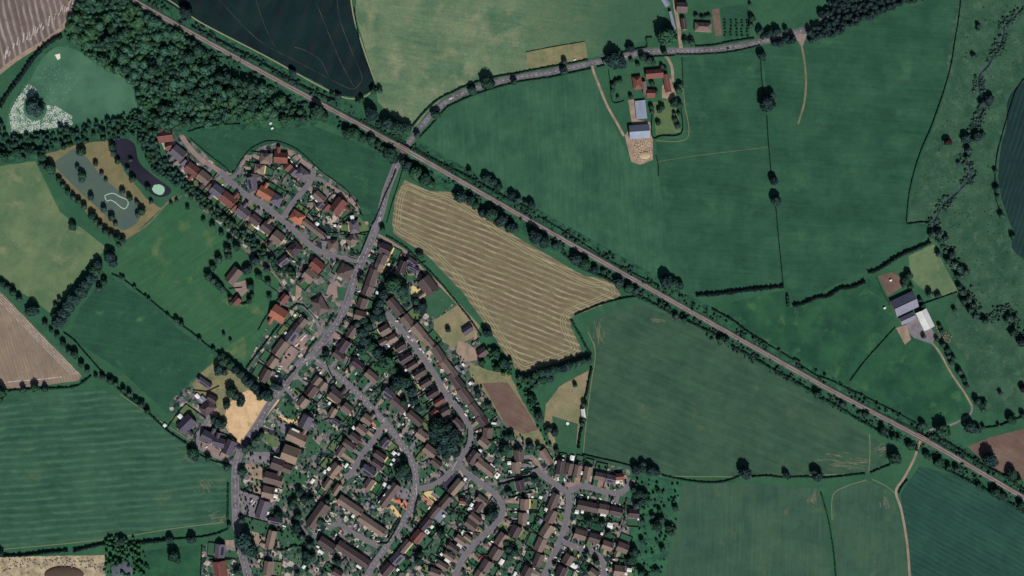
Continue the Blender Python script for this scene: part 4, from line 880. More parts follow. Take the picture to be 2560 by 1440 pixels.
CARS = [
 ('on the north estate drives', '@360,300 710 640 w 60; 860 710 w 60; 1255 1040 w -35; 2320 600 w 40; 2360 665 w 40; 2400 700 k 40; 2450 740 w 40; 2470 785 w 40; @500,480 640 195 w -35; 1640 600 r -50; 1545 560 k -40; 1880 810 k 40; 1905 850 k 40; 1930 830 d 40; 1630 1250 r 35; 1640 1310 w 35; 1500 1110 w 20; 1615 1280 k 35; 2090 190 k -50; 2500 330 o 20'),
 ('near the north end of the main road', '@700,500 1590 725 v -60; 1540 820 s 30; 1560 840 k 30; 1440 850 r -60; 1430 885 w -60; 1480 1040 w -60; 1410 1100 r -20; 1870 1080 v -75; 2060 850 k 30; 1975 880 o 10; 2215 1270 w 0; 1280 220 s 20'),
 ('in the terrace car park', '@640,680 640 1175 w -60; 665 1155 w -60; 730 1080 w -60; 750 1055 w -60; 785 1020 w -60; 810 1010 s -60; 800 1170 o -50; 480 1375 k 35; 530 1330 k 35; 690 1190 k -60; @400,860 2170 25 w 35; 1935 355 w 15; 1915 395 w 15; 1895 435 w 15; 1875 475 k 15; 1860 510 w 15; 1910 595 w -60; 2340 20 k -50'),
 ('on drives along the middle of the main road', '@640,680 400 530 w 45; 1650 310 w -20; 1605 480 w -60; 1300 1170 v -60; 1210 395 o -60; 1480 910 w -15; 1350 1060 w 20; 1560 540 k -30; 1280 1100 o -20; @400,860 2300 680 k 30; 2200 890 v -55; 1925 1200 r 20; 2100 1275 k 20; 835 1110 w -30; 870 1185 w 10; @680,880 780 330 v -55; 2150 1050 w 1'),
 ('along the upper crescent', '@900,680 800 940 v -40; 770 1030 w 50; 830 1085 w 50; 590 785 w 0; 600 1015 d 60; 960 1230 w 45; 1010 1275 w 55; 640 735 w -20; 920 1100 w -40; 1865 1235 d -60; 690 1130 r 45; 720 1170 o 45; 420 1050 w 20; 680 1335 w -30; 655 1325 w -30'),
 ('along the lower crescent', '@940,860 1000 320 r -30; 1020 365 r -30; 1050 410 w 10; 1120 560 w 50; 1120 640 r -80; 1140 690 w -80; 1250 760 r -60; 1295 865 w 50; 1240 890 d 80; 1450 985 w -30; 1435 1130 v 50; 1570 1170 w -30; 430 185 w -30; 660 415 w -30; 860 760 w -30; 840 770 k -30; 1095 1025 w -20; 1220 1220 w 20; 1640 1380 r -30; 1320 900 s 50; 1600 880 s 0'),
 ('along the central road', '@680,880 1060 250 w 60; 1130 290 o -50; 1345 345 w -60; 1410 410 k -50; 1030 490 w -60; 1125 630 r -40; 1580 600 w 30; 1600 640 k 30; 1560 640 k 30; 2100 1150 w -50; 2290 1280 w -50; 1470 1180 v 40; 1635 1215 w 30; 2010 1030 o -50; 1440 1000 s 0; 400 760 w -55; 500 545 k 20'),
 ('along the lower central road', '@780,1040 990 185 w 40; 970 575 r -50; 850 640 k -50; 760 465 r 40; 620 825 w 30; 430 940 w 30; 650 410 v 35; 695 1035 w -50; 735 985 w -50; 770 970 w 50; 1460 130 w -40; 1640 250 w -50; 1770 480 w -60; 1740 580 r -30; 1830 1380 r -70; 1440 1355 k -80; 1445 1390 w -80; 320 780 w -40; 790 410 o 40'),
 ('by the two houses south west', '@480,1040 150 460 k -80; 235 495 w -40; 830 560 w 30; @480,1215 855 190 k -80; 940 215 k -60; 960 235 w -60; 1000 255 w -60; 975 285 w -60; 1110 900 k 20; 1475 640 v 25; 605 1050 k -80; 660 1410 w -30; 2030 700 w -10'),
 ('in front of the terrace court', '@760,1215 440 430 w 20; 460 395 k 20; 415 460 w 20; 400 490 w 20; 380 525 k 20; 365 560 w 20; 400 600 w 20; 340 580 k 20; 640 370 w 40; 590 345 k 40; 665 490 w -70; 750 530 k -60; 800 480 w -60; 820 630 w -60; 880 695 w -60; 870 660 k -60; 1095 715 w -50; 1100 770 w -60; 1120 825 w -60; 590 700 r 30; 515 780 w -60; 1190 890 w 20; 1320 795 w -50; 860 960 w -60; 1075 1150 s -75; 720 950 w 30'),
 ('east of the bend by the terrace court', '@760,1215 1415 1060 w -50; 1270 1280 v -50; 1205 1360 r -50; 1565 885 w -50; 2005 350 v -60; 1765 630 w 30; 1955 270 r 60; 1575 260 w -80; 1570 235 k -80; 1800 580 k 30; 1430 1165 w -45; 520 290 r 60'),
 ('around the east close junction', '@1060,1040 2140 1005 v 75; 2245 1010 w 80; 1575 855 w -20; 885 215 r -40; 885 395 w -40; 1000 975 w -40; 1470 1305 w -30; 1590 740 k 20; 2220 640 w 0; 1600 690 k 10; 2050 950 o 80; 800 500 w -30; 850 240 w -60'),
 ('around the south bend road', '@1040,1215 850 725 r 30; 885 745 w 30; 940 745 r 30; 1160 800 w -55; 1220 890 v 25; 1330 975 v 35; 1040 1140 r -50; 1060 1120 r -50; 1010 1160 o -50; 1120 1110 w 20; 1490 500 r -10; 1590 370 w 0; 1590 415 w 0; 1590 525 s 0; 1580 575 w 0; 1560 600 w 0; 1230 970 o 30; 210 350 w -60; 150 260 r 60; 570 1240 r -60; 1520 630 w 0'),
 ('along the east road', '@1040,1215 2390 290 r -75; 2300 330 w 60; 2230 740 w -75; 2210 775 k 20; 2195 810 w 20; 2170 830 k 20; 2055 1110 w 50; 2075 1150 w 50; 1890 1320 w 20; 2230 1140 w 30; 2290 1205 w 30; 2350 1060 s 10; 1260 1060 w 0; 2180 1420 w 20; 2540 270 s -80'),
 ('around the two eastern closes', '@1320,1120 480 490 v 75; 585 505 w 75; 860 750 w 15; 840 795 w 15; 960 790 v -80; 1155 810 w 40; 1340 880 w 60; 1395 895 w 60; 1470 910 w 60; 1570 860 r -80; 1490 560 w 0; 1380 650 w 60; 760 830 s -80; @1320,1215 900 960 v -75; 1090 1000 w -75; 755 855 d -75; 660 790 k -80; 1350 1065 r -80; 1370 1175 w 0; 1340 1230 w 20; 1255 1330 w 60; 790 1360 w 35; 740 1290 w -60; 1120 940 w 30'),
 ('on the road north of the railway', '@0,0/4 4508 985 w -30; 4700 0 k 0; 5745 600 w -15; 6034 562 w -10; 7278 485 k -10'),
]
rc = random.Random(9)
for phrase, s_ in CARS:
    items = []; ox = oy = 0; k_ = 6.4
    for e in s_.split(';'):
        t = e.split()
        if t[0][0] == '@':
            q = t.pop(0)[1:]
            if '/' in q: q, kk = q.split('/'); k_ = float(kk)
            else: k_ = 6.4
            ox, oy = map(float, q.split(','))
        X, Y = ox+float(t[0])/k_, oy+float(t[1])/k_
        if Y < 1 or hits_house(X, Y, .3): continue
        if any((X-i[0])**2+(Y-i[1])**2 < 14 for i in items): continue
        items.append((X, Y, t[2], float(t[3])))
    labs = ordinals(items, lambda k: CC[k][0]+('' if k == 'v' else ' car'), phrase)
    for i, lab in zip(items, labs):
        o = link(bpy.data.objects.new('parked_van' if i[2] == 'v' else 'parked_car', CARM[i[2]])); o.location = (*W(i[0], i[1]), .2); o.rotation_euler = (0, 0, R(-i[3]+(180 if rc.random() < .5 else 0)))
        tag(o, lab, 'van' if i[2] == 'v' else 'car', 'cars '+phrase)
# ================================================================== TREES
from mathutils import Matrix
import bmesh
def ico(n):
    bm = bmesh.new(); bmesh.ops.create_icosphere(bm, subdivisions=n, radius=1.0)
    v = np.array([q.co[:] for q in bm.verts]); f = [tuple(w.index for w in p.verts) for p in bm.faces]; bm.free(); return v, np.array(f)
IC3, IF3 = ico(3); IC2, IF2 = ico(2)
def crown_arrays(seed, leaves=420, fine=True, squash=1.0):
    rs = np.random.RandomState(seed); v0, f0 = (IC3, IF3) if fine else (IC2, IF2)
    d = rs.normal(size=(16, 3)); d /= np.linalg.norm(d, axis=1)[:, None]; amp = rs.uniform(.08, .38, 16)*rs.choice((1, 1, -.6), 16); wd_ = rs.uniform(5, 16, 16)
    def rad(u): 
        r = .8+np.zeros(len(u))
        for k in range(16): r = r+amp[k]*np.exp(wd_[k]*(u@d[k]-1))
        return np.clip(r, .45, 1.12)
    v = v0*rad(v0)[:, None]*(1+rs.uniform(-.07, .07, len(v0)))[:, None]*.93
    u = rs.normal(size=(leaves, 3)); u[:, 2] = np.abs(u[:, 2])*.9-.25; u /= np.linalg.norm(u, axis=1)[:, None]
    p = u*(rad(u)*rs.uniform(.86, 1.12, leaves))[:, None]
    n = u+rs.normal(size=(leaves, 3))*.55; n /= np.linalg.norm(n, axis=1)[:, None]
    t = np.cross(n, rs.normal(size=(leaves, 3))); t /= np.linalg.norm(t, axis=1)[:, None]; b = np.cross(n, t)
    s1 = rs.uniform(.07, .17, leaves)[:, None]; s2 = rs.uniform(.07, .17, leaves)[:, None]
    q = np.stack([p-t*s1-b*s2*.6, p+t*s1-b*s2, p+t*s1*.7+b*s2, p-t*s1+b*s2*.8], 1).reshape(-1, 3)
    V = np.vstack([v, q]); V[:, 2] *= squash
    k = len(v); F4 = np.arange(k, k+4*leaves).reshape(-1, 4)
    return V, f0, F4
def fast_mesh(name, V, T, Q, mat):
    me = bpy.data.meshes.new(name); nt_, nq = len(T), len(Q)
    me.vertices.add(len(V)); me.vertices.foreach_set('co', np.asarray(V, dtype=np.float32).ravel())
    me.loops.add(nt_*3+nq*4); me.loops.foreach_set('vertex_index', np.concatenate([np.asarray(T).ravel(), np.asarray(Q).ravel()]).astype(np.int32))
    me.polygons.add(nt_+nq); me.polygons.foreach_set('loop_start', np.concatenate([np.arange(nt_)*3, nt_*3+np.arange(nq)*4]).astype(np.int32))
    for m in (mat if isinstance(mat, list) else [mat]): me.materials.append(m)
    me.update(calc_edges=True); me.validate(); return me
CR = {}
for mk, n in (('leaf', 7), ('darkleaf', 3), ('copper', 2), ('lightleaf', 3), ('willow', 3)):
    CR[mk] = []
    for k in range(n):
        V, T, Q = crown_arrays(hash(mk) % 97+k*7 if False else len(mk)*13+k*7, 420, True, 1.15)
        CR[mk].append(fast_mesh('crown', V, T, Q, M[mk]))
def limb_mesh(seed):
    rs = random.Random(seed); v, f = [], []
    def seg(a, b, r0, r1, n=7):
        a, b = Vector(a), Vector(b); ax = (b-a).normalized(); t = ax.orthogonal().normalized(); w = ax.cross(t); k = len(v)
        for p, r in ((a, r0), (b, r1)):
            for j in range(n):
                an = j*2*math.pi/n; v.append(tuple(p+(t*math.cos(an)+w*math.sin(an))*r))
        for j in range(n): f.append((k+j, k+(j+1) % n, k+n+(j+1) % n, k+n+j))
    seg((0, 0, 0), (0, 0, .45), .075, .055); seg((0, 0, .45), (.03, .02, 1.1), .055, .035)
    for j in range(5):
        a = j*1.257+rs.random(); seg((0, 0, .4+.1*j), (.5*math.cos(a), .5*math.sin(a), .95+.1*j), .035, .014)
    me = bpy.data.meshes.new('trunk'); me.from_pydata(v, [], f); me.materials.append(M['bark']); me.update(); return me
TRK = [limb_mesh(k) for k in range(3)]
rt = random.Random(21)
NT = [0]
def tree(x, y, r, kind, label, group, name='tree', hf=1.0):
    """r in map px; the crown top stands about 2r above the ground."""
    rm = r*S*.86; NT[0] += 1
    root = link(bpy.data.objects.new(name, None)); root.location = (*W(x+.04*r, y+.14*r), 0); root.rotation_euler = (0, 0, rt.random()*6.28)
    t = link(bpy.data.objects.new('trunk', TRK[NT[0] % 3]), root); t.scale = (rm, rm, rm*hf)
    c = link(bpy.data.objects.new('crown', rt.choice(CR[kind])), root); c.location = (0, 0, rm*1.12*hf); c.scale = (rm*rt.uniform(.94, 1.06), rm*rt.uniform(.94, 1.06), rm*.92*hf)
    c.rotation_euler = (0, 0, rt.random()*6.28)
    tag(root, label, 'tree', group); return root
TREES = [
 ('beside the north road', 'darkleaf', 'tree', '1665 88 27; 1575 120 13; 1660 131 9; 1535 150 25; 1552 158 17; 1411 155 8; 1410 178 12; 1285 207 9; 1219 208 20; 1180 226 14; 1090 287 14; 1043 340 9; 1712 104 8; 1728 108 9; 1510 152 6; 1897 82 8; 1902 140 14'),
 ('along the fence line of the eastern pasture', 'darkleaf', 'tree', '1916 256 23; 1932 450 14; 1938 500 17; 1925 240 14'),
 ('between the hay field and the railway', 'darkleaf', 'tree', '1040 432 20; 1062 448 20; 1078 462 13; 1018 415 16; 1008 405 10; 1150 490 18; 1176 500 15; 1188 512 12; 1206 530 13; 1228 535 20; 1250 550 20; 1275 566 16; 1288 575 10; 1338 590 20; 1358 602 18; 1388 613 11; 1440 648 18; 1462 658 17; 1485 674 12; 1507 679 6; 1545 705 15; 1570 718 13; 1590 728 9'),
 ('north of the railway', 'darkleaf', 'tree', '930 284 20; 968 308 20; 995 318 22; 1018 316 14; 1174 430 8; 1215 445 14; 1232 455 14; 1246 466 12; 1280 488 12; 1297 500 10; 1314 508 7; 1329 512 12; 1663 700 19; 1682 712 15; 1698 712 12; 2305 1062 9; 2352 1075 21; 2420 1065 18; 2440 1072 13; 2467 1145 20; 2480 1155 14; 2525 1182 15; 2545 1200 11; 733 182 11; 467 32 19; 830 238 6; 846 243 8; 935 230 9; 951 228 8; 905 250 8; 895 255 6; 2457 1068 6; 2495 1063 5; 2525 1048 14; 2556 1038 8'),
 ('on the south side of the railway', 'leaf', 'tree', '870 335 16; 888 332 14; 795 280 20; 810 292 14; 760 300 10; 905 345 12; 928 348 14; 945 360 10; 962 372 12; 975 385 20; 985 398 14; 1800 847 12; 1815 852 9; 2042 985 10; 2104 1010 7; 2160 1034 6; 2168 1037 7; 2205 1075 13; 2230 1092 8; 2245 1095 7; 2272 1112 12; 2235 1142 18; 2316 1138 12; 2345 1153 14; 2369 1167 8; 2389 1172 9; 2445 1212 8; 2484 1228 14; 2500 1238 12; 2512 1244 8; 2550 1262 10; 1650 760 6; 1668 768 7; 1690 790 8; 1710 798 8'),
 ('in the hedge between the big crop fields', 'darkleaf', 'tree', '1965 1186 11; 2041 1186 17; 1860 1178 19; 1590 1172 14; 1608 1170 12; 1625 1174 16; 1640 1178 12; 2035 1178 10'),
 ('in the willow belt by the river', 'willow', 'tree', '2328 585 12; 2345 583 14; 2362 598 12; 2350 600 9; 2345 635 8; 2378 636 11; 2368 652 9; 2385 662 12; 2398 672 12; 2412 680 10; 2392 690 9; 2405 730 11; 2396 718 8; 2420 745 11; 2408 752 10; 2430 762 9; 2425 775 10; 2438 790 10; 2460 802 9'),
 ('scattered over the river meadow', 'copper', 'tree', '2433 142 7; 2368 354 12; 2385 775 6; 2555 970 11; 2500 983 6; 2487 428 6; 2502 540 8; 2531 592 8'),
 ('along the upper river bank', 'darkleaf', 'tree', '2446 67 7; 2444 75 5; 2470 248 14; 2455 262 9; 2412 345 14; 2428 352 13; 2440 342 13; 2455 338 8; 2420 378 9; 2415 395 6; 2490 475 9; 2492 490 6; 2520 795 10; 2515 800 8; 2530 830 12; 2552 855 14; 2395 408 5; 2536 795 7'),
 ('round the riverside farm', 'leaf', 'tree', '2323 735 9; 2345 738 7; 2340 740 6; 2262 700 12; 2270 688 10; 2258 712 8; 2275 715 8; 2300 750 6; 2305 765 7; 2308 842 6; 2366 875 9; 2380 895 8; 2378 905 8; 2398 930 9; 2408 948 8; 2415 965 7; 2347 815 6; 2352 828 7; 2340 848 6; 2440 1004 10; 2452 1012 11; 2460 1005 6; 2455 1024 7; 2355 860 8; 2370 890 7'),
 ('in the gardens of the hillside farm', 'leaf', 'tree', '1605 145 10; 1620 153 10; 1632 158 8; 1578 152 6; 1594 162 6; 1695 225 11; 1700 215 8; 1683 255 13; 1696 262 12; 1654 270 8; 1648 278 7; 1628 268 7; 1630 280 6; 1645 308 7; 1687 300 7; 1694 315 8; 1686 285 5; 1697 285 5; 1541 206 6; 1550 202 6; 1532 215 7; 1532 225 6; 1545 245 5; 1576 243 6; 1640 232 6; 1630 210 7; 1655 168 6; 1662 172 5; 1740 42 6; 1755 45 6; 1766 42 5; 1773 40 5; 1875 12 5; 1880 48 9; 1877 65 7'),
 ('round the park cottage', 'darkleaf', 'tree', '510 550 6; 533 565 8; 554 584 7; 575 600 8; 594 618 10; 571 625 10; 573 640 10; 549 650 10; 534 668 9; 520 690 12; 535 702 10; 547 713 9; 556 722 8; 638 652 14; 618 675 13; 647 690 9; 668 675 9; 628 716 10; 672 706 8; 674 742 7; 625 670 9; 560 836 5; 577 852 5; 428 508 5; 442 502 5; 470 520 6; 575 745 6; 625 752 8; 645 655 8; 632 738 6; 578 757 6'),
 ('round the murky fishing pond', 'leaf', 'tree', '206 378 13; 195 418 6; 209 438 12; 208 450 9; 240 410 7; 255 435 6; 265 450 5; 307 480 8; 325 496 8; 343 507 6; 230 494 8; 262 524 8; 280 545 9; 289 561 6; 355 530 10; 345 538 7; 283 370 10; 286 385 8; 295 405 8; 320 425 7; 333 447 9; 328 400 6; 370 470 8; 378 505 6; 298 612 7'),
 ('along the hedge west of the fishing pond', 'leaf', 'tree', '105 392 13; 108 415 10; 128 422 16; 150 450 8; 160 465 8; 172 480 8; 185 494 8; 198 505 8; 212 518 8; 232 538 12; 242 552 8; 252 565 9; 265 578 9; 280 588 9; 295 596 10; 308 602 9; 183 565 12; 10 395 17; 45 380 12; 75 378 12'),
 ('in the tall dark belt above the rough field', 'darkleaf', 'tree', '150 800 21; 163 782 20; 143 790 14; 176 764 19; 190 745 19; 204 727 19; 218 710 19; 232 692 18; 240 675 17; 248 662 14; 278 640 18; 284 655 14; 262 705 9; 250 722 9; 85 775 17; 75 782 10; 150 750 6; 140 763 6; 115 810 8'),
 ('in the field hedges west of the village', 'leaf', 'tree', '8 710 9; 20 720 9; 35 732 10; 50 748 9; 130 826 6; 145 840 7; 160 860 8; 175 880 8; 188 885 12; 205 910 8; 220 925 7; 240 940 6; 257 943 8; 277 953 9; 290 960 8; 310 975 8; 325 985 8; 340 1000 7; 355 1012 9; 370 1028 8; 5 978 17; 0 995 14; 60 975 9; 88 968 12; 115 972 8; 338 718 5; 365 740 4; 373 748 5; 420 788 5; 443 802 8; 455 810 7; 500 848 6; 535 873 6; 310 695 5; 302 690 4'),
 ('in the conifer belt by the terrace', 'darkleaf', 'tree', '556 892 12; 566 902 14; 578 912 14; 590 922 14; 602 933 14; 614 944 14; 625 955 14; 636 966 14; 645 976 12; 556 905 10'),
 ('on the straw field lawn', 'darkleaf', 'tree', '580 978 16; 590 990 12; 605 1000 11; 601 1008 10; 567 1011 11; 548 924 15; 562 930 10; 664 982 17; 672 992 13; 650 995 8; 690 962 12; 700 968 10; 545 1052 14; 555 1062 12; 535 1048 9; 562 1058 8'),
 ('at the south west bend of the main road', 'darkleaf', 'tree', '612 1348 25; 622 1368 22; 635 1380 12; 484 1128 14; 490 1140 12; 522 1146 9; 569 1168 10; 605 1178 11; 625 1115 10; 615 1122 10; 645 1095 8; 637 1102 9; 655 1085 7; 573 1313 6; 480 1345 14; 425 1347 12; 306 1352 11; 437 1385 16; 445 1398 10; 593 1428 10; 697 1288 13; 742 1318 14; 745 1290 10; 730 1262 10; 2 1382 9; 605 1300 8; 748 1228 12; 760 1245 12; 738 1252 9; 780 1250 10; 800 1300 10; 755 1340 9; 745 1432 8; 690 1355 3; 820 1250 8; 775 1360 10; 765 1380 13; 780 1390 13; 768 1400 10; 845 1400 11'),
 ('in the tree belt west of the crescent', 'darkleaf', 'tree', '985 705 24; 1005 722 20; 968 690 12; 1012 740 15; 1040 752 12; 1055 762 14; 1045 775 10; 960 735 14; 950 755 13; 945 775 14; 955 790 13; 935 790 12; 910 800 12; 920 815 14; 905 830 17; 915 850 16; 930 865 16; 945 880 18; 965 905 26; 955 890 15; 985 925 14; 1000 950 22; 985 965 14; 1030 975 16; 1035 1000 14; 1045 1020 10; 905 878 12; 815 882 11; 818 895 10; 845 655 5; 905 690 8; 903 700 9; 1015 955 15; 895 810 10; 1010 1005 9'),
 ('in the big grove inside the crescent', 'darkleaf', 'tree', '1095 1062 24; 1088 1080 18; 1120 1068 18; 1110 1090 24; 1135 1085 19; 1105 1112 20; 1130 1110 22; 1148 1100 14; 1140 1128 14; 1118 1135 14; 1085 1100 12'),
 ('among the village streets', 'darkleaf', 'tree', '1010 1170 20; 1000 1182 15; 1020 1185 15; 1012 1160 12; 1188 1178 9; 1262 1118 14; 1258 1130 10; 1295 1122 11; 1325 1112 11; 1345 1115 7; 1278 1090 10; 1265 1092 8; 1337 1198 11; 1230 1102 6; 1385 1078 12; 1372 1072 9; 1392 1125 7; 1234 1282 14; 1228 1278 12; 1222 1290 10; 1195 985 9; 1220 1014 8; 1240 880 12; 1242 920 11; 1260 905 12; 1265 910 12; 1218 830 14; 1205 905 10; 1345 1035 13; 1350 1045 10; 1330 1000 13; 1325 990 9; 1208 1428 8; 1105 1335 11; 1098 1330 9; 1125 1380 8; 1272 1370 13; 1285 1380 12; 1265 1355 9; 1275 1390 10; 1385 1410 5; 1045 1400 13; 1050 1385 12; 1270 1230 8; 957 572 8; 1050 637 11; 1008 780 6; 1068 850 7; 1072 868 7; 1120 825 7'),
 ('on the weedy land at the eastern village edge', 'darkleaf', 'tree', '1605 1160 9; 1583 1222 9; 1595 1232 14; 1610 1235 13; 1602 1250 13; 1618 1248 12; 1590 1262 10; 1648 1275 6; 1688 1270 8; 1685 1320 6; 1640 1310 15; 1652 1298 10; 1672 1318 11; 1676 1330 9; 1605 1302 7; 1585 1380 14; 1580 1395 13; 1572 1400 10; 1655 1372 8; 1603 1350 7; 1640 1425 7; 1602 1430 10; 1615 1440 8; 1470 1300 10; 1505 1307 9; 1490 1296 7; 1522 1332 8; 1490 1402 9; 1467 1382 7; 1465 1395 6; 1630 1290 7; 1645 1228 6'),
 ('between the allotment and the dry paddock', 'darkleaf', 'tree', '1300 945 9; 1312 948 9; 1325 945 9; 1338 938 12; 1352 930 14; 1366 928 14; 1380 925 14; 1394 920 13; 1408 918 12; 1420 912 12; 1434 910 10; 1448 905 9; 1458 900 9; 1472 900 10; 1330 950 10; 1355 948 13; 1375 945 11; 1340 962 8; 1438 962 6; 1462 1010 8; 1460 1048 7; 1456 1060 7'),
]
LIGHT = {(1219, 208), (2272, 1112)}
items_all = []
for phrase, kind, nm, s_ in TREES:
    it = []
    for e in s_.split(';'):
        x, y, r = map(float, e.split()); it.append((x, y, r))
    items_all.append((phrase, kind, it))
ntree = sum(len(i[2]) for i in items_all)
size_of = lambda r: 'large' if r >= 16 else ('small' if r < 9 else 'mid-sized')
kcol = {'darkleaf': 'dark', 'leaf': 'green', 'copper': 'reddish', 'willow': 'grey-green', 'lightleaf': 'pale green'}
allr = sorted((r for _, _, it in items_all for _, _, r in it), reverse=True)
RCUT = allr[288] if len(allr) > 288 else 0      # the largest stand alone, the small rest is one mass of bushes
small_bushes = []
for phrase, kind, it in items_all:
    big = [i for i in it if i[2] > RCUT]; small_bushes += [(*i, kind) for i in it if i[2] <= RCUT]
    labs = ordinals([(x, y, size_of(r)) for x, y, r in big], lambda k: '%s %s tree' % (k, kcol[kind]), phrase)
    for (x, y, r), lab in zip(big, labs):
        kk = kind
        if kind == 'darkleaf' and rt.random() < .3: kk = 'leaf'
        tree(x, y, r*1.0, kk, lab, 'trees '+phrase, hf=.8)
# ------------------------------------------------------------------ masses of crowns too many to count
VAR = [crown_arrays(200+k, 130, False, 1.1) for k in range(8)]
def mass(name, pts, mat, lab, cat='trees'):
    Vs, Ts, Qs = [], [], []; k = 0; rs = random.Random(len(pts))
    for x, y, r, hf in pts:
        V, T, Q = VAR[rs.randrange(8)]; a = rs.random()*6.28; c, s_ = math.cos(a), math.sin(a); rm = r*S
        P = V.copy(); P[:, :2] = V[:, :2]@np.array([[c, s_], [-s_, c]]); P *= rm; P[:, 2] = P[:, 2]*hf+rm*hf*.95
        wx, wy = W(x, y); P[:, 0] += wx; P[:, 1] += wy
        Vs.append(P); Ts.append(T+k); Qs.append(Q+k); k += len(P)
    me = fast_mesh(name, np.vstack(Vs), np.vstack(Ts), np.vstack(Qs), M[mat]); o = link(bpy.data.objects.new(name, me)); tag(o, lab, cat, kind='stuff'); return o
WOOD = pp('172 58 190 22 215 -60 318 -60 322 8 352 28 402 52 452 88 502 118 530 148 575 178 640 200 690 232 735 262 790 300 765 306 690 300 640 304 560 312 470 312 430 330 390 345 352 345 350 300 346 262 342 214 300 188 262 168 205 122 175 105')
def fill(poly, sp, r0, r1, seed, jit=.45):
    rs = random.Random(seed); o = []; xs = [p[0] for p in poly]; ys = [p[1] for p in poly]; y = min(ys); row = 0
    while y < max(ys):
        x = min(xs)+(sp/2 if row % 2 else 0)
        while x < max(xs):
            q = (x+rs.uniform(-jit, jit)*sp, y+rs.uniform(-jit, jit)*sp)
            if inside(q, poly): o.append((*q, rs.uniform(r0, r1), rs.uniform(.8, 1.35)))
            x += sp
        y += sp*.86; row += 1
    return o
M['woodleaf'] = leaf_mat('woodland leaves', (24, 50, 50), (64, 104, 88), (50, 82, 60), big=18)
wp = [[], []]
for x, y, r, h in fill(WOOD, 8.2, 3.5, 8.5, 4, .75):
    q = noise.noise((x/30, y/30, 3.3)); e = noise.noise((x/55, y/55, 8.3))
    if q < -.3 and rt.random() < .55: continue
    wp[1 if e+rt.uniform(-.5, .5) > .22 else 0].append((x, y, r*(1+.45*q+(.75 if rt.random() < .12 else 0)), h*(.85+.35*e)))
mass('woodland', wp[0], 'woodleaf', 'dense dark green woodland between the green pond and the railway', 'woodland')
mass('woodland', wp[1], 'leaf', 'lighter green crowns merged through the woodland by the railway', 'woodland')
wp = fill(pp('160 62 190 30 205 60 200 130 255 150 330 205 345 240 420 330 300 340 262 214 205 125 170 100'), 7, 2, 4, 44); PND = pp('85 175 105 142 150 116 192 126 262 170 342 214 346 268 300 290 200 306 60 330 20 338 18 300 30 255 62 215')
mass('wood_edge_bushes', [p for p in wp if rt.random() < .6 and not inside(p, PND)], 'lightleaf', 'low bushes along the pond side edge of the woodland', 'bushes')
wp = fill(pp('0 300 18 335 60 338 200 312 350 290 440 318 400 335 330 345 240 352 120 380 70 395 0 400 -60 400 -60 300'), 10, 3.5, 7.5, 5, .6)
mass('pond_thicket', [p for p in wp if random.Random(int(p[0]*7)).random() < .72], 'woodleaf', 'thicket along the lower shore of the green pond', 'thicket')
mass('island_tree', [(88, 262, 17, 1), (100, 275, 15, .9), (80, 275, 13, .9), (95, 285, 11, .8)], 'darkleaf', 'clump of trees on the island in the green pond', 'trees')
wp = fill(pp('1895 78 1990 72 2040 60 2050 30 2100 -30 2400 -80 2330 -10 2230 22 2150 55 2100 82 2020 108 1940 112 1900 108'), 10, 5, 9, 6, .5)
mass('roadside_wood', [p for p in wp if not (1982 < p[0] < 2020 and p[1] > 84) and not near_road(p[0], p[1], None, -3 if p[0] > 2030 else 3)], 'darkleaf', 'dense roadside wood swallowing the north road at its east end', 'woodland')
wp = fill(pp('345 345 400 330 395 375 430 410 455 440 500 480 550 525 600 568 650 610 700 655 752 692 745 708 700 680 640 632 585 585 535 540 480 495 440 462 420 450 395 440 370 400'), 9.5, 4, 7.5, 7, .5)
mass('estate_tree_belt', [p for p in wp if not hits_house(p[0], p[1], 2.5) and p[0]-.0 < 760], 'woodleaf', 'bushy tree belt between the estate gardens and the park meadow', 'tree belt')
# scrub along the railway and on rough land
rb = random.Random(31); pts = []
for sg, lo, hi, n in ((1, 9, 34, 1500), (-1, 9, 28, 1200)):
    A = [offs(RP, sg*d) for d in range(lo, hi, 4)]
    for _ in range(n):
        q = rb.choice(rb.choice(A)); 
        if -20 < q.x < 2600 and not near_road(q.x, q.y, None, 3) and noise.noise((q.x/30, q.y/30, 9)) > -.12: pts.append((q.x+rb.uniform(-3, 3), q.y+rb.uniform(-3, 3), rb.uniform(1.2, 4.5)*(1 if q.x < 1000 or rb.random() < .5 else .7), rb.uniform(.7, 1)))
pts += [(x, y, r, 1) for x, y, r, k in small_bushes]
mass('railway_scrub', pts[::2], 'leaf', 'scrub and bushes lining both sides of the railway and field edges', 'scrub')
mass('railway_scrub', pts[1::2], 'willow', 'grey-green scrub mixed through the bushes beside the railway', 'scrub')
pts = [(x, y, r, h) for x, y, r, h in fill(pp('1570 1195 1700 1210 1690 1300 1650 1440 1580 1440 1600 1300 1585 1260'), 11, 1.2, 4, 8) if rb.random() < .6]
pts += [(x, y, r, h) for x, y, r, h in fill(pp('1205 880 1235 860 1275 900 1290 940 1330 1000 1375 1100 1350 1060 1300 970 1240 920'), 9, 2, 6, 9) if rb.random() < .6]
pts += [(x, y, r, h) for x, y, r, h in fill(pp('1210 900 1290 945 1360 1110 1380 1120 1330 955 1300 940'), 9, 1.5, 5, 19) if rb.random() < .45]
pts += [(x, y, r, h) for x, y, r, h in fill(pp('260 1340 350 1345 380 1440 262 1440'), 9, 2, 6, 10) if rb.random() < .75]
mass('weedy_bushes', pts, 'lightleaf', 'low bright bushes over the weedy land round the village', 'bushes')
pts = []
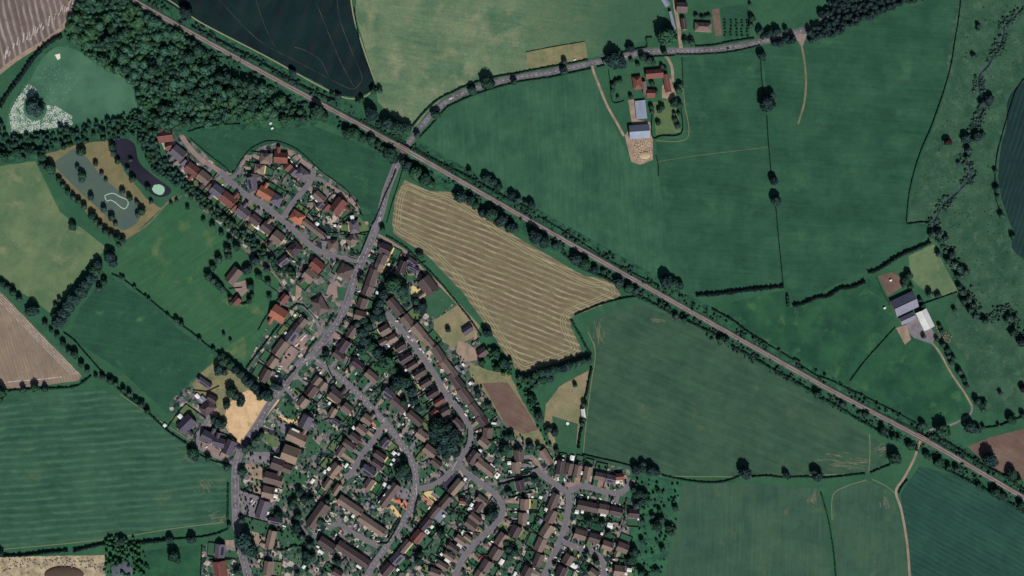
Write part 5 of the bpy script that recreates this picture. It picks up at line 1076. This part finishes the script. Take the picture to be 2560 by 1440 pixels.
for x, y, r, h in fill(pp('2410 -20 2560 -20 2560 160 2480 300 2460 420 2400 480 2340 560 2280 545 2330 380 2380 200'), 13, .8, 2.4, 11)+fill(pp('2470 400 2560 680 2560 820 2440 780 2400 660 2370 560 2420 470'), 13, .8, 2.2, 12):
    if noise.noise((x/30, y/30, 2)) > .12: pts.append((x, y, r*.8, .5))
RVL = smooth(pp('2558 20 2532 44 2512 62 2508 95 2484 140 2470 165 2450 188 2448 212 2450 232 2462 250 2450 290 2425 340 2412 380 2425 425 2424 445 2395 480 2360 510 2340 545 2334 575 2370 620 2400 690 2430 760 2470 798 2505 768 2528 790 2560 850'), 4)
rv = []
for p in RVL:
    for _ in range(6):
        if noise.noise((p.x/22, p.y/22, 5)) > -.1: rv.append((p.x+rb.choice((-1, 1))*rb.uniform(4, 15), p.y+rb.gauss(0, 5), rb.uniform(1.1, 4), .7))
mass('riverside_shrubs', rv[::2], 'willow', 'grey-green shrubs lining the winding river channel', 'shrubs'); mass('riverside_shrubs', rv[1::2], 'leaf', 'darker green shrubs lining the winding river channel', 'shrubs')
mass('marsh_tussocks', pts, 'willow', 'grey-green tussocks scattered over the river marsh', 'tussocks')
# planting inside the gardens
PLOT = pp('1055 735 1130 740 1215 850 1250 990 1200 960 1170 900 1120 880 1080 830')
gpts = []; polys = [pp('560 500 640 560 760 700 900 640 905 510 800 430 640 370 600 420'), pp('950 595 1190 830 1200 960 1260 1060 1360 1130 1570 1180 1570 1440 590 1440 595 1180 790 905')]
for pl in polys:
    for x, y, r, h in fill(pl, 9.5, .9, 3.3, 14, .6):
        if rb.random() < .52 and not hits_house(x, y, 1+r*S*.5) and not near_road(x, y, None, 2+r*.5) and not inside((x, y), PLOT): gpts.append((x, y, r, rb.uniform(.8, 1.3)))
mass('garden_planting', gpts, 'leaf', 'shrubs and bushes crowding the village back gardens', 'garden shrubs')
# orchard saplings behind the smallholding
k = 0; sap = []
for j, yy in enumerate((52, 58, 66, 74, 82, 90)):
    for i in range(5):
        x = 1813+i*14+rb.uniform(-2, 2)
        if x < 1872: sap.append((x, yy+rb.uniform(-1, 1)))
for j, (x, y) in enumerate(sap):
    o = link(bpy.data.objects.new('sapling', CR['leaf'][j % 3])); o.location = (*W(x, y), 1.3); o.scale = (1.6, 1.6, 1.3); tag(o, 'young fruit tree in the orchard plot beside the north road', 'sapling', 'orchard saplings')
# ================================================================== HEDGES AND WALLS
def hedge(s_, w, h, lab, mat='hedge', name='hedge', sm=True, cat='hedge', bump=.5):
    P = smooth(pp(s_), 1.6) if sm else smooth([q for q in pp(s_)], 1.6); rs = np.random.RandomState(len(s_)+int(w*10)); n = len(P); V = []; T = []; Q = []
    if not sm:
        raw = [Vector(q) for q in pp(s_)]; P = []
        for a, b in zip(raw, raw[1:]):
            k = max(1, int((b-a).length/1.6)); P += [a.lerp(b, j/k) for j in range(k)]
        P.append(raw[-1]); n = len(P)
    jw = [1+bump*noise.noise((p.x/5, p.y/5, 4)) for p in P]; jh = [1+bump*noise.noise((p.x/6, p.y/6, 8)) for p in P]
    prof = ((-.5, 0), (-.52, .6), (-.3, 1), (.3, 1), (.52, .6), (.5, 0)); lines = []
    for i, p in enumerate(P):
        t = (P[min(i+1, n-1)]-P[max(i-1, 0)]); t.normalize(); nx, ny = -t.y, t.x
        for u, z in prof:
            d = u*w*jw[i]; V.append((*W(p.x+nx*d, p.y+ny*d), z*h*jh[i]))
    for i in range(n-1):
        for j in range(5): Q.append((i*6+j, i*6+j+1, i*6+7+j, i*6+6+j))
    Q.append((0, 1, 2, 5)); Q.append(((n-1)*6+5, (n-1)*6+3, (n-1)*6+2, (n-1)*6))
    m = int(n*2.2*max(1, w/3)); L = []
    for _ in range(m):
        i = rs.randint(n); p = P[i]; a = rs.uniform(-.55, .55); t = P[min(i+1, n-1)]-P[max(i-1, 0)]; t.normalize()
        c = np.array((*W(p.x-t.y*a*w*jw[i], p.y+t.x*a*w*jw[i]), h*jh[i]*(1.05-abs(a)*.6)*rs.uniform(.8, 1.1)))
        e = rs.normal(size=3); e /= np.linalg.norm(e); g_ = np.cross(e, rs.normal(size=3)); g_ /= np.linalg.norm(g_); s2 = min(.75, .28*w*S+.15)*rs.uniform(.6, 1.2)
        k = len(V); V += [tuple(c-e*s2-g_*s2), tuple(c+e*s2-g_*s2), tuple(c+e*s2+g_*s2), tuple(c-e*s2+g_*s2)]; Q.append((k, k+1, k+2, k+3))
    me = fast_mesh(name, V, np.zeros((0, 3), int), Q, M[mat]); o = link(bpy.data.objects.new(name, me)); tag(o, lab, cat, 'hedges' if cat == 'hedge' else None); return o
M['hedgedark'] = leaf_mat('dark hedge leaves', (14, 24, 32), (26, 42, 44), (20, 36, 38), .1)
HEDGES = [
 ('1410 636 1450 668 1500 690 1545 712 1600 742 1650 768 1720 804 1790 838', 5, 3, 'bushy hedge south of the railway beside the hay field corner'),
 ('1830 866 1880 893 1930 922 1990 956 2035 982', 5, 3, 'bushy hedge south of the railway above the big crop field'),
 ('2055 996 2100 1020 2140 1046 2190 1074 2220 1095', 4.5, 3, 'bushy hedge south of the railway near the worn gateway'),
 ('2335 1158 2400 1192 2470 1228 2560 1280', 5, 3, 'bushy hedge south of the railway at its right end'),
 ('480 66 540 98 640 150 700 184 780 228 830 250', 5, 2.6, 'bushy hedge between the dark crop field and the railway'),
 ('1035 374 1100 408 1180 448 1250 488 1325 524', 5, 3, 'bushy hedge north of the railway right of the bridge'),
 ('2335 1085 2390 1120 2450 1160 2520 1195 2560 1225', 5, 3, 'bushy hedge north of the railway below the brown field'),
 ('1030 318 1060 282 1095 250 1130 232 1170 214 1240 193 1300 184', 3, 3, 'hedge along the north side of the curving north road'),
 ('1300 182 1380 167 1420 160 1470 150', 3, 2.5, 'hedge between the north road and the small fenced paddock'),
 ('1048 345 1080 312 1115 272 1140 258 1175 242 1240 220 1300 205 1380 193 1478 172', 2.6, 2.5, 'hedge along the south side of the curving north road'),
 ('1492 168 1512 164', 2.6, 2.5, 'short hedge just right of the farm track gate'),
 ('1545 134 1600 122 1617 117 1616 96 1630 94', 2.6, 2.4, 'hedge north of the road left of the big roadside tree'),
 ('1738 116 1780 114 1830 104 1885 96', 3, 2.5, 'hedge between the smallholding orchard and the road'),
 ('1690 137 1760 136 1830 130 1900 114', 2.6, 2.2, 'hedge south of the road above the eastern pasture'),
 ('1600 144 1650 141 1688 139', 2.2, 2, 'hedge along the north edge of the hillside farm garden'),
 ('966 590 992 604 1020 624 1045 650 1078 682 1105 712 1135 748 1165 785 1185 812 1203 840', 3.2, 2.2, 'hedge between the lane and the cut hay field'),
 ('1016 404 1006 427 996 460 986 490 976 522 967 556', 2, 1.3, 'low hedge on the east side of the main road beside the hay field'),
 ('990 425 978 455 962 490 950 520 938 550 930 562', 2.4, 2.4, 'hedge on the west side of the main road beside the meadow'),
 ('928 568 918 592 906 622 898 638 884 632', 2, 2, 'hedge round the lawn at the estate entrance'),
 ('1740 738 1780 736 1820 732 1860 726 1900 722 1958 716', 8, 4, 'thick hedge along the foot of the eastern pasture'),
 ('1982 764 2010 758 2040 745 2070 740 2100 722 2130 718 2162 704', 7, 4, 'thick hedge left of the riverside farm paddock'),
 ('2170 682 2190 676 2215 662 2240 645 2265 632 2290 622 2325 606', 7, 4, 'thick hedge from the riverside farm to the willows'),
 ('1968 740 1970 765', 7, 4, 'stubby hedge corner below the pasture fence'),
 ('1902 150 1905 200 1911 235', 1.6, 2, 'thin hedge above the round tree in the pasture'),
 ('1917 290 1920 340 1925 400 1928 436', 1.6, 2, 'thin hedge between the round tree and the pair of trees'),
 ('1940 520 1946 590 1952 650 1958 712', 1.6, 2, 'thin hedge below the pair of pasture trees'),
 ('2402 0 2396 50 2386 110 2378 160 2362 220 2345 270 2325 325 2305 370 2285 430 2272 490 2266 555', 1.8, 2, 'long curving dark hedge on the left of the river marsh'),
 ('2268 560 2300 556 2334 556', 2, 2, 'short level hedge running to the river'),
 ('2562 195 2540 225 2528 260 2510 320 2494 380 2488 430 2488 490 2498 520', 1.8, 1.8, 'curving hedge on the left of the dark drilled field'),
 ('1436 788 1450 782 1500 762 1560 746 1592 742', 2.6, 2.5, 'hedge between the hay field corner and the big crop field'),
 ('1428 800 1440 822 1452 842 1465 868 1478 888', 4.5, 3, 'bushy hedge at the right tip of the hay field'),
 ('1479 920 1472 950 1468 975 1462 995', 4.5, 3, 'dark hedge on the right edge of the dry paddock'),
 ('1456 1068 1450 1085 1446 1120', 5, 3, 'dark hedge right of the round white trampoline lawn'),
 ('1456 1136 1500 1146 1560 1160 1585 1168', 2.2, 2, 'hedge behind the east close gardens'),
 ('1655 1188 1700 1198 1760 1206 1810 1204 1850 1190', 3, 2.2, 'double hedge left half between the two rows of crop fields'),
 ('1880 1192 1920 1190 1960 1194 2010 1192 2060 1195 2110 1190 2163 1184', 3, 2.2, 'double hedge middle part between the crop fields'),
 ('2176 1182 2200 1172 2225 1162', 3.2, 2.4, 'short hedge right of the worn gateway'),
 ('2052 1232 2065 1275 2075 1320 2084 1380 2090 1450', 2.6, 2.4, 'hedge dividing the two lower right crop fields'),
 ('2268 1200 2255 1215 2246 1232', 2.6, 2.6, 'short hedge on the kink of the lower farm track'),
 ('1920 862 1960 885 2000 912 2040 938 2080 952 2110 968 2150 985', 2.2, 2, 'hedge on the north side of the railway above the farm pasture'),
 ('2150 985 2190 1006 2235 1028 2290 1058', 2.2, 2, 'hedge on the north side of the railway left of the dark trees'),
 ('1780 772 1830 800 1870 830 1918 860', 3.5, 2.4, 'bushy railway hedge right of the thick pasture hedge'),
 ('1345 540 1400 572 1460 610 1520 650 1600 692 1645 712', 2, 1.8, 'hedge between the railway and the west pasture'),
 ('2238 818 2200 860 2160 905 2125 952', 1.8, 1.6, 'diagonal hedge across the riverside farm pasture'),
 ('2300 762 2330 752 2392 730', 1.8, 1.6, 'short hedge right of the riverside farm'),
 ('2460 1070 2500 1064 2560 1040', 3, 2.5, 'hedge above the bare brown field'),
 ('2190 692 2205 725 2225 762', 1.2, 1.4, 'thin hedge left of the sandy riding arena'),
 ('0 268 20 235 50 195 85 145 120 110 155 90', 8, 5, 'tall dark hedge on the left shore of the green pond'),
 ('280 685 310 700 350 730 390 762 430 795 480 832 520 865 548 884', 2.6, 2.2, 'long hedge between the rough field and the mown meadow'),
 ('160 832 185 850 220 890 260 935 275 948', 2.4, 2.2, 'hedge below the dark tree belt beside the ploughed strip'),
 ('275 948 310 985 350 1015 390 1050 420 1078 460 1105 480 1122', 3.4, 2.6, 'hedge between the rough field and the striped crop'),
 ('20 978 60 974 110 972 160 970 190 966 210 955 228 940', 4, 2.6, 'hedge along the foot of the pale ploughed strip'),
 ('0 1390 60 1388 110 1382 170 1376', 6, 4, 'thick hedge at the bottom left above the waste ground'),
 ('185 1378 230 1366 280 1358 340 1358 400 1352 430 1348', 6, 4, 'thick hedge along the foot of the striped crop'),
 ('430 1348 470 1346 520 1340 560 1328 575 1316', 3, 2.4, 'thin hedge end beside the main road bend'),
 ('571 1210 570 1250 569 1300', 4, 2.6, 'hedge between the striped crop and the main road'),
 ('505 1365 503 1400 502 1440', 2.2, 2, 'hedge between the bottom left green and the first garden'),
 ('655 1354 690 1372 705 1376 722 1370 740 1364 772 1372', 3.4, 2.4, 'curving hedge south of the red-roofed house garden'),
 ('760 895 775 868 792 848', 4, 2.4, 'clipped hedge at the front of the terrace car park'),
 ('712 952 725 936 740 920', 4, 2.4, 'clipped hedge at the lower end of the terrace car park'),
 ('815 815 828 795 835 785', 4, 2.4, 'clipped hedge on the west verge of the main road'),
 ('850 818 862 798 868 790', 3, 2.2, 'clipped hedge on the east verge of the main road'),
 ('728 772 742 762 758 764 770 775', 3.4, 2.2, 'round hedge round the garden of the orange-roofed house'),
 ('646 825 660 800 680 770 705 735', 2, 2, 'dark hedge behind the orange-roofed house'),
 ('616 920 640 888 668 852 690 822 698 814', 3, 2.4, 'long dark hedge behind the terrace gardens'),
 ('640 685 655 700 700 735', 1.2, 1.4, 'thin hedge along the path east of the park cottage'),
 ('560 720 575 735 590 752 612 760 628 745', 4, 2.6, 'hedge curling round the park cottage yard'),
 ('465 1010 447 1030 425 1060 415 1078', 1.6, 1.8, 'hedge on the left of the dark slate house garden'),
 ('465 1010 500 1035 515 1048', 1.6, 1.8, 'hedge above the dark slate house garden'),
 ('518 1068 540 1076 568 1088 590 1098 584 1112', 2, 2, 'hedge round the gardens by the parched straw field'),
 ('490 1130 520 1148 560 1160 578 1166', 2.6, 2.2, 'hedge between the striped crop and the private drive'),
 ('602 1224 625 1232 650 1240', 3.4, 2.2, 'thick clipped hedge above the large parking yard'),
 ('605 1288 640 1298 670 1306', 2, 1.8, 'hedge below the large parking yard'),
 ('970 1345 995 1300 1000 1302 975 1348 966 1358 945 1358', 3, 2.2, 'hedge round the lawn on the inside of the terrace court corner'),
 ('1048 1240 1040 1262 1036 1290 1032 1318', 4, 2.4, 'hedge on the outside of the central road bend'),
 ('815 905 830 940 838 944', 2, 2, 'hedge on the corner of the central road junction'),
 ('1245 1212 1290 1200 1328 1190', 3.4, 2.4, 'dark hedge along the grass walk to the east road'),
 ('1290 1182 1320 1176 1345 1168', 2.4, 2, 'upper hedge along the grass walk to the east road'),
 ('1170 1072 1168 1100 1160 1120', 2, 2, 'hedge on the inner kerb of the crescent'),
 ('894 648 870 640 880 628', 1.2, 1, 'low hedge at the lower estate entrance garden'),
 ('470 330 510 318 560 312 600 310', 2, 1.8, 'hedge behind the estate meadow under the wood'),
 ('475 345 520 385 560 415 580 432 600 405 630 370 680 352 740 372 800 425 870 480 908 540', 1.6, 1.4, 'winding rail hedge between the estate and its meadow'),
 ('1705 145 1708 220', 1.4, 1.6, 'hedge right of the hillside farm drive'),
 ('1632 262 1630 340 1655 340 1704 332 1702 265', 2, 2, 'hedge round three sides of the farm orchard lawn'),
 ('1521 175 1526 210 1532 255 1560 252', 1.6, 1.6, 'hedge on the left of the hillside farm garden'),
 ('1640 390 1645 410 1646 440', 1.8, 1.8, 'short hedge below the farm rubble yard'),
 ('1316 130 1390 116 1462 104', .8, 1.2, 'fence line along the top of the small paddock'),
 ('885 20 893 70 905 130 925 180 940 220', 2.6, 1.8, 'hedge on the right of the dark crop field'),
]
for s_, w, h, lab in HEDGES: hedge(s_, w, h*.9, lab, 'hedgedark' if ('dark' in lab or 'thick' in lab or w <= 2.2) else 'hedge', bump=.8 if w > 3 else .5)
for (A, B, h) in fronts:
    n_ = 5
    if any(hits_house(A[0]+(B[0]-A[0])*t/n_, A[1]+(B[1]-A[1])*t/n_, .3, None) or near_road(A[0]+(B[0]-A[0])*t/n_, A[1]+(B[1]-A[1])*t/n_, None, 1.5) for t in range(1, n_+1)): continue
    core = h[8].replace('the only ', 'only ').replace(' from the top', ' down').replace(' from the left', ' across')
    hedge('%.1f %.1f %.1f %.1f' % (*A, *B), 1.7, 1.5, shorten('front hedge of the '+core), 'hedgedark', 'garden_hedge')
# trampoline, rubble, bales, boat
def disc(name, x, y, r, z, m, lab, cat):
    root = link(bpy.data.objects.new(name, None)); root.location = (*W(x, y), 0); tag(root, lab, cat)
    n = 20; v = [(r*math.cos(a)*k, r*math.sin(a)*k, z+h) for k, h in ((1, 0), (.84, .05)) for a in np.linspace(0, 2*math.pi, n+1)[:-1]]
    f = [(i, (i+1) % n, n+(i+1) % n, n+i) for i in range(n)]; mesh('rim', v, f, m, root)
    v2 = [(r*.84*math.cos(a), r*.84*math.sin(a), z) for a in np.linspace(0, 2*math.pi, n+1)[:-1]]; mesh('bed', v2, [tuple(range(n))], plain('pale bed', (215, 226, 226), .05), root)
    for j in range(4):
        vf = ([], []); boxvf(vf, r*math.cos(j*1.57)*.95, r*math.sin(j*1.57)*.95, 0, z, .12, .12, 0); mesh('leg', *vf, M['fence'], root)
disc('trampoline', 1419, 1059, 2.9, .9, M['hedgedark'], 'round white trampoline on the lawn beside the dry paddock', 'trampoline')
disc('trampoline', 1331, 1243, 2.2, .9, M['concrete'], 'round white garden trampoline west of the east road', 'trampoline')
rs_ = random.Random(2)
def heap(name, poly, n, sz, m, lab, cat):
    vf = ([], []); P = pp(poly); xs = [p[0] for p in P]; ys = [p[1] for p in P]; k = 0
    while k < n:
        x, y = rs_.uniform(min(xs), max(xs)), rs_.uniform(min(ys), max(ys))
        if inside((x, y), P): boxvf(vf, *W(x, y), .1, .3+rs_.random()*sz*.7, sz*rs_.uniform(.4, 1.2), sz*rs_.uniform(.4, 1), rs_.random()*3); k += 1
    o = mesh(name, *vf, m); tag(o, lab, cat, kind='stuff')
heap('rubble', '1580 350 1625 350 1630 398 1600 405 1585 395', 150, 1.6, plain('pale rubble', (196, 180, 150), .3, .8), 'pale rubble strewn over the hillside farm yard', 'rubble')
heap('rubble', '2340 815 2380 840 2375 860 2345 845', 70, 1.6, plain('tan rubble', (150, 120, 106), .3, .8), 'brown clutter beside the riverside farm yard', 'rubble')
heap('scrap', '5 1400 262 1395 262 1436 200 1420 120 1410 5 1436', 150, 2.2, plain('scrap', (150, 142, 130), .5, 1.2), 'scrap and crates scattered over the waste ground', 'scrap')
heap('garden_clutter', '950 600 1190 830 1200 960 1260 1060 1360 1130 1570 1190 1570 1440 700 1440 700 1200 800 910', 520, 1.0, plain('pale garden clutter', (205, 200, 190), .5, 1.2), 'pale garden furniture and bins scattered through the village gardens', 'clutter')
v, f = [], []; 
def dome(x, y, rx, ry, h, m, name, lab, cat):
    V = IC3*np.array([rx, ry, h]); V = V[:, :]; o = mesh(name, V.tolist(), IF3.tolist(), m, loc=(*W(x, y), 0)); tag(o, lab, cat)
dome(305, 1425, 17, 16, 4, plain('slurry grey', (92, 98, 112), .12, 3), 'slurry_store', 'round grey covered store half hidden in bushes at the bottom edge', 'store')
dome(160, 1436, 30, 13, 3.5, plain('brown spoil', (84, 72, 62), .3, 2), 'spoil_heap', 'long dark brown spoil heap on the waste ground', 'heap')
dome(1612, 388, 9, 6, 2.5, plain('sand heap', (176, 162, 132), .25, 2), 'sand_heap', 'pale yellow sand heap at the bottom of the farm rubble yard', 'heap')
# a caravan-sized load and site cabins at the estate meadow
for x, y, lab in ((677, 309, 'small white cabin at the top of the estate meadow'), (681, 321, 'second white cabin with a shadow on the estate meadow'), (2226, 701, 'small white field shelter in the sandy arena'), (2211, 770, 'white trailer on the pasture left of the riverside farm')):
    root = link(bpy.data.objects.new('cabin', None)); root.location = (*W(x, y), 0); root.rotation_euler = (0, 0, .5); vf = ([], []); boxvf(vf, 0, 0, .2, 2.3, 3.4, 2.3, 0); mesh('wall', *vf, M['wallc'], root)
    v, f = roof_gable(3.7, 2.6, 2.45, 2.8, .15); mesh('roof', v, f, ROOF['w'][0], root); tag(root, lab, 'cabin')
print('TREES', NT[0], 'RCUT', RCUT, 'HOUSES', len(HOUSES), 'FENCES', len(gard), 'OBJ', len(bpy.data.objects))
